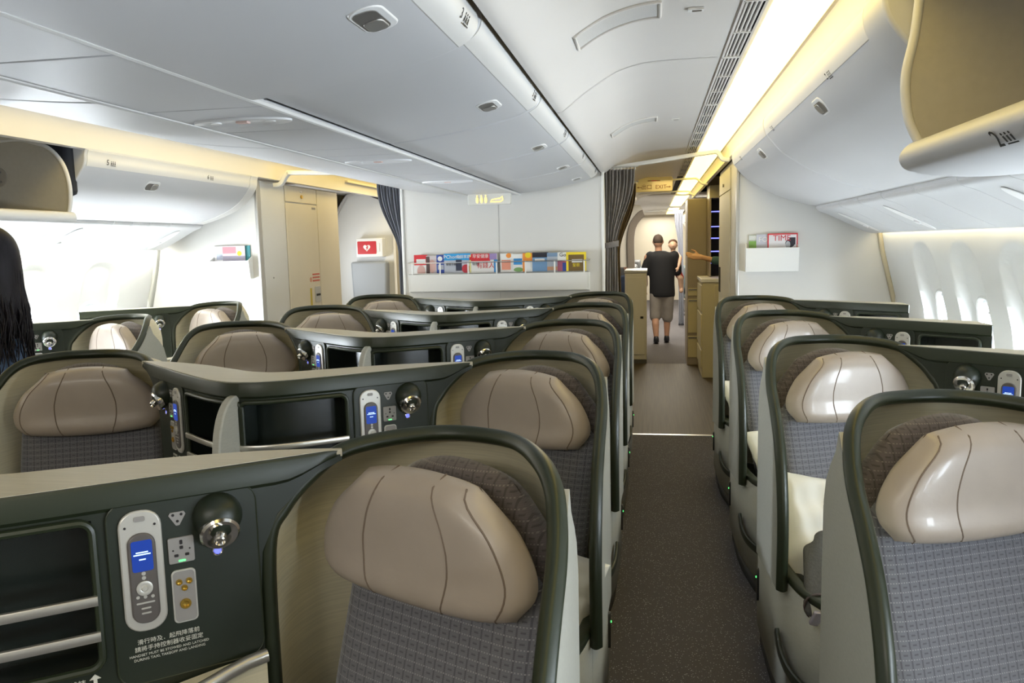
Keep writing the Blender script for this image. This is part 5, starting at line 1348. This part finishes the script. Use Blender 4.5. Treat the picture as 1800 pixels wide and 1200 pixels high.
# long-haired person in a denim jacket at the far left, standing in the left aisle
t = thing('person', 'person with long dark wavy hair and denim jacket at the left edge', 'person', (-2.775, 2.93, 0), (0, 0, math.radians(112))); t.scale = (1.06,) * 3
g = G(); g.ell((0, .01, 1.50), (.075, .095, .115)); g.limb([(0, 0, 1.28, .055), (0, 0, 1.42, .048)]); g.ell((0, .105, 1.48), (.014, .02, .022)); g.ell((0, .09, 1.445), (.028, .015, .010))
for s_ in (-1, 1): g.ell((s_ * .076, .01, 1.49), (.010, .02, .03))
g.ell((0, 0, 1.05), (.15, .10, .26)); g.ell((0, 0, .88), (.16, .11, .12))
g.limb([(-.085, 0, .85, .09), (-.09, .02, .48, .058), (-.085, .0, .09, .038)]); g.limb([(.085, 0, .85, .09), (.09, .0, .48, .058), (.085, -.03, .09, .038)])
for s_ in (-1, 1):
    g.limb([(s_ * .16, 0, 1.26, .045), (s_ * .20, .02, 1.02, .038), (s_ * .17, .18, .92, .030)]); hand(g, (s_ * .165, .20, .915), (-.2 * s_, 1, 0), (0, 0, 1), (-s_, 0, 0), .9)
skinobj('body', g, M_skinp, t, .012)
g = G(); torso(g, [(0, 0, .80, .175, .125), (0, 0, .95, .165, .12), (0, 0, 1.12, .17, .12), (0, 0, 1.24, .18, .105), (0, -.01, 1.30, .13, .08), (0, -.01, 1.335, .07, .06)])
for s_ in (-1, 1): g.limb([(s_ * .155, 0, 1.25, .062), (s_ * .20, .02, 1.02, .054), (s_ * .175, .15, .93, .046)])
skinobj('denim_jacket', g, M_denim, t, .012)
g = G()
g.limb([(-.085, 0, .84, .10), (-.09, .02, .48, .072), (-.085, .0, .09, .055)]); g.limb([(.085, 0, .84, .10), (.09, .0, .48, .072), (.085, -.03, .09, .055)]); g.ell((0, 0, .84), (.165, .115, .1))
skinobj('trousers', g, M_navy, t, .014)
for s_ in (-1, 1):
    g = G(); g.ell((s_ * .085, .05, .035), (.042, .12, .036)); skinobj('shoe', g, M_shoe, t, .010)
g = G(); torso(g, [(0, -.012, 1.640, .02, .02), (0, -.012, 1.625, .060, .065), (0, -.014, 1.58, .094, .105), (0, -.018, 1.51, .106, .118), (0, -.030, 1.43, .112, .105), (0, -.055, 1.34, .116, .082), (0, -.068, 1.24, .112, .060), (0, -.075, 1.17, .09, .035)]); hr = skinobj('hair', g, M_hair, t, .010)
rnd = random.Random(3)
g = G()
for k in range(150):
    th = rnd.uniform(-1.9, 1.9); zt = rnd.uniform(1.36, 1.50); zb = rnd.uniform(1.04, 1.20); ph = rnd.uniform(0, 6); am = rnd.uniform(.004, .017)
    pts = []; n = 18
    for i in range(n):
        q = i / (n - 1); z = zt + (zb - zt) * q
        w_ = ss(1.42, 1.25, z); rx = .106 + .010 * w_ + .012 * q; ry = .114 - .05 * w_
        pts.append((rx * math.sin(th) + am * q * math.sin(ph + q * 13), -.018 - .055 * w_ - ry * math.cos(th) * (1 if math.cos(th) > 0 else .5) + am * q * math.cos(ph + q * 12), z))
    g.tube(pts, circ(.0055, 5), scale=[.5 + .5 * min(1, 4 * i / n) - .7 * (i / (n - 1)) for i in range(n)])
tag(obj('hair_locks', g, M_hair, hr), kind='stuff')

# crew member reaching out from behind the right closet: only the hand and sleeve show
t = thing('person', 'person behind the right closet reaching an open hand into the aisle, teal sleeve', 'person', (1.12, 9.0, 0))
g = G(); g.ell((0, 0, 1.60), (.075, .095, .11)); g.limb([(0, 0, 1.38, .055), (0, 0, 1.5, .048)]); g.ell((-.08, 0, 1.58), (.02, .014, .02))
g.ell((0, 0, 1.12), (.11, .15, .27)); g.limb([(0, -.08, .85, .09), (.02, -.09, .48, .058), (0, -.085, .09, .038)]); g.limb([(0, .08, .85, .09), (0, .09, .48, .058), (0, .085, .09, .038)])
g.limb([(0, -.16, 1.36, .045), (-.20, -.20, 1.36, .040), (-.50, -.18, 1.395, .031), (-.60, -.17, 1.425, .026)])
hand(g, (-.605, -.17, 1.425), (-1, 0, .10), (0, .35, -1), (0, .5, .9), 1.05, .12)
g.limb([(0, .16, 1.36, .045), (-.05, .22, 1.10, .038), (-.15, .2, .95, .03)]); hand(g, (-.16, .2, .945), (-1, 0, -.3), (0, 0, 1), (0, -1, 0))
skinobj('body', g, mat('skin_tan', (.55, .31, .17), .5), t, .0075)
g = G(); g.ell((.02, 0, 1.63), (.088, .10, .10)); skinobj('hair', g, M_hair, t, .012)
g = G(); g.ell((0, 0, 1.12), (.13, .18, .29)); g.ell((0, 0, 1.34), (.09, .18, .08)); g.limb([(0, -.15, 1.35, .065), (-.20, -.20, 1.36, .055), (-.47, -.18, 1.388, .046)]); g.limb([(0, .15, 1.35, .065), (-.05, .22, 1.10, .05)])
skinobj('teal_jacket', g, M_teal, t, .012)
g = G(); g.ell((0, 0, .84), (.13, .17, .12)); g.limb([(0, -.08, .84, .10), (.02, -.09, .48, .072), (0, -.085, .09, .05)]); g.limb([(0, .08, .84, .10), (0, .09, .48, .072), (0, .085, .09, .05)]); skinobj('trousers', g, M_navy, t, .014)
for s_ in (-1, 1):
    g = G(); g.ell((-.05, s_ * .085, .035), (.12, .042, .036)); skinobj('shoe', g, M_shoe, t, .010)

# seated passenger in the far cabin
t = thing('person', 'seated person with dark hair behind the low white cabinet', 'person', (-.42, 13.75, 0))
g = G(); g.ell((.0, 0, 1.20), (.075, .09, .105)); g.ell((0, -.09, 1.19), (.014, .02, .02)); g.limb([(0, .03, 1.0, .055), (0, 0, 1.1, .048)]); g.ell((0, .06, .80), (.17, .11, .24))
g.limb([(-.09, .0, .55, .085), (-.1, -.42, .53, .065), (-.1, -.45, .10, .045)]); g.limb([(.09, .0, .55, .085), (.1, -.42, .53, .065), (.1, -.45, .10, .045)])
for s_ in (-1, 1):
    g.limb([(s_ * .18, .05, .98, .045), (s_ * .22, -.02, .74, .038), (s_ * .16, -.22, .70, .030)]); hand(g, (s_ * .155, -.24, .70), (-.2 * s_, -1, 0), (0, 0, 1), (-s_, 0, 0))
skinobj('body', g, M_skin, t, .013)
g = G(); g.ell((0, .02, 1.235), (.085, .09, .085)); skinobj('hair', g, M_hair, t, .013)
g = G(); g.ell((0, .05, .82), (.19, .13, .24)); g.ell((0, .05, .98), (.2, .1, .07))
for s_ in (-1, 1): g.limb([(s_ * .17, .05, .98, .065), (s_ * .22, -.02, .74, .052), (s_ * .17, -.18, .70, .044)])
skinobj('shirt', g, M_navy, t, .016)
g = G(); g.limb([(-.09, .0, .55, .095), (-.1, -.42, .53, .078), (-.1, -.45, .12, .06)]); g.limb([(.09, .0, .55, .095), (.1, -.42, .53, .078), (.1, -.45, .12, .06)]); skinobj('trousers', g, M_black, t, .016)

# bins of the far cabin
for x0, x1, lab, y0 in ((-1.2, -.46, 'long white bin on the left of the far cabin aisle', 15.6), (.78, 1.6, 'long white bin on the right of the far cabin aisle', 15.6), (-1.2, -.46, 'farther white bin on the left of the far cabin aisle', 18.9), (.78, 1.6, 'farther white bin on the right of the far cabin aisle', 18.9)):
    s_ = 1 if x0 > 0 else -1; e = x0 if s_ > 0 else x1
    t = thing('overhead_bin', lab, 'overhead bin', (e, y0, 1.9), group='bins of the far cabin')
    g = G().prism(catmull([(0, .42), (0, .26), (.04, .12), (.16, .0), (.4, -.1)], 4) + [(.75, -.1), (.75, .42)], lambda p, q, u: (s_ * p, u, q), 0, 3.1); obj('door', g, M_bin, t, bevel=.01)
    g = G().box(s_ * .02 - .01, s_ * .02 + .01, 1.5, 1.62, .14, .19); obj('latch', g, M_latch, t, bevel=.004)
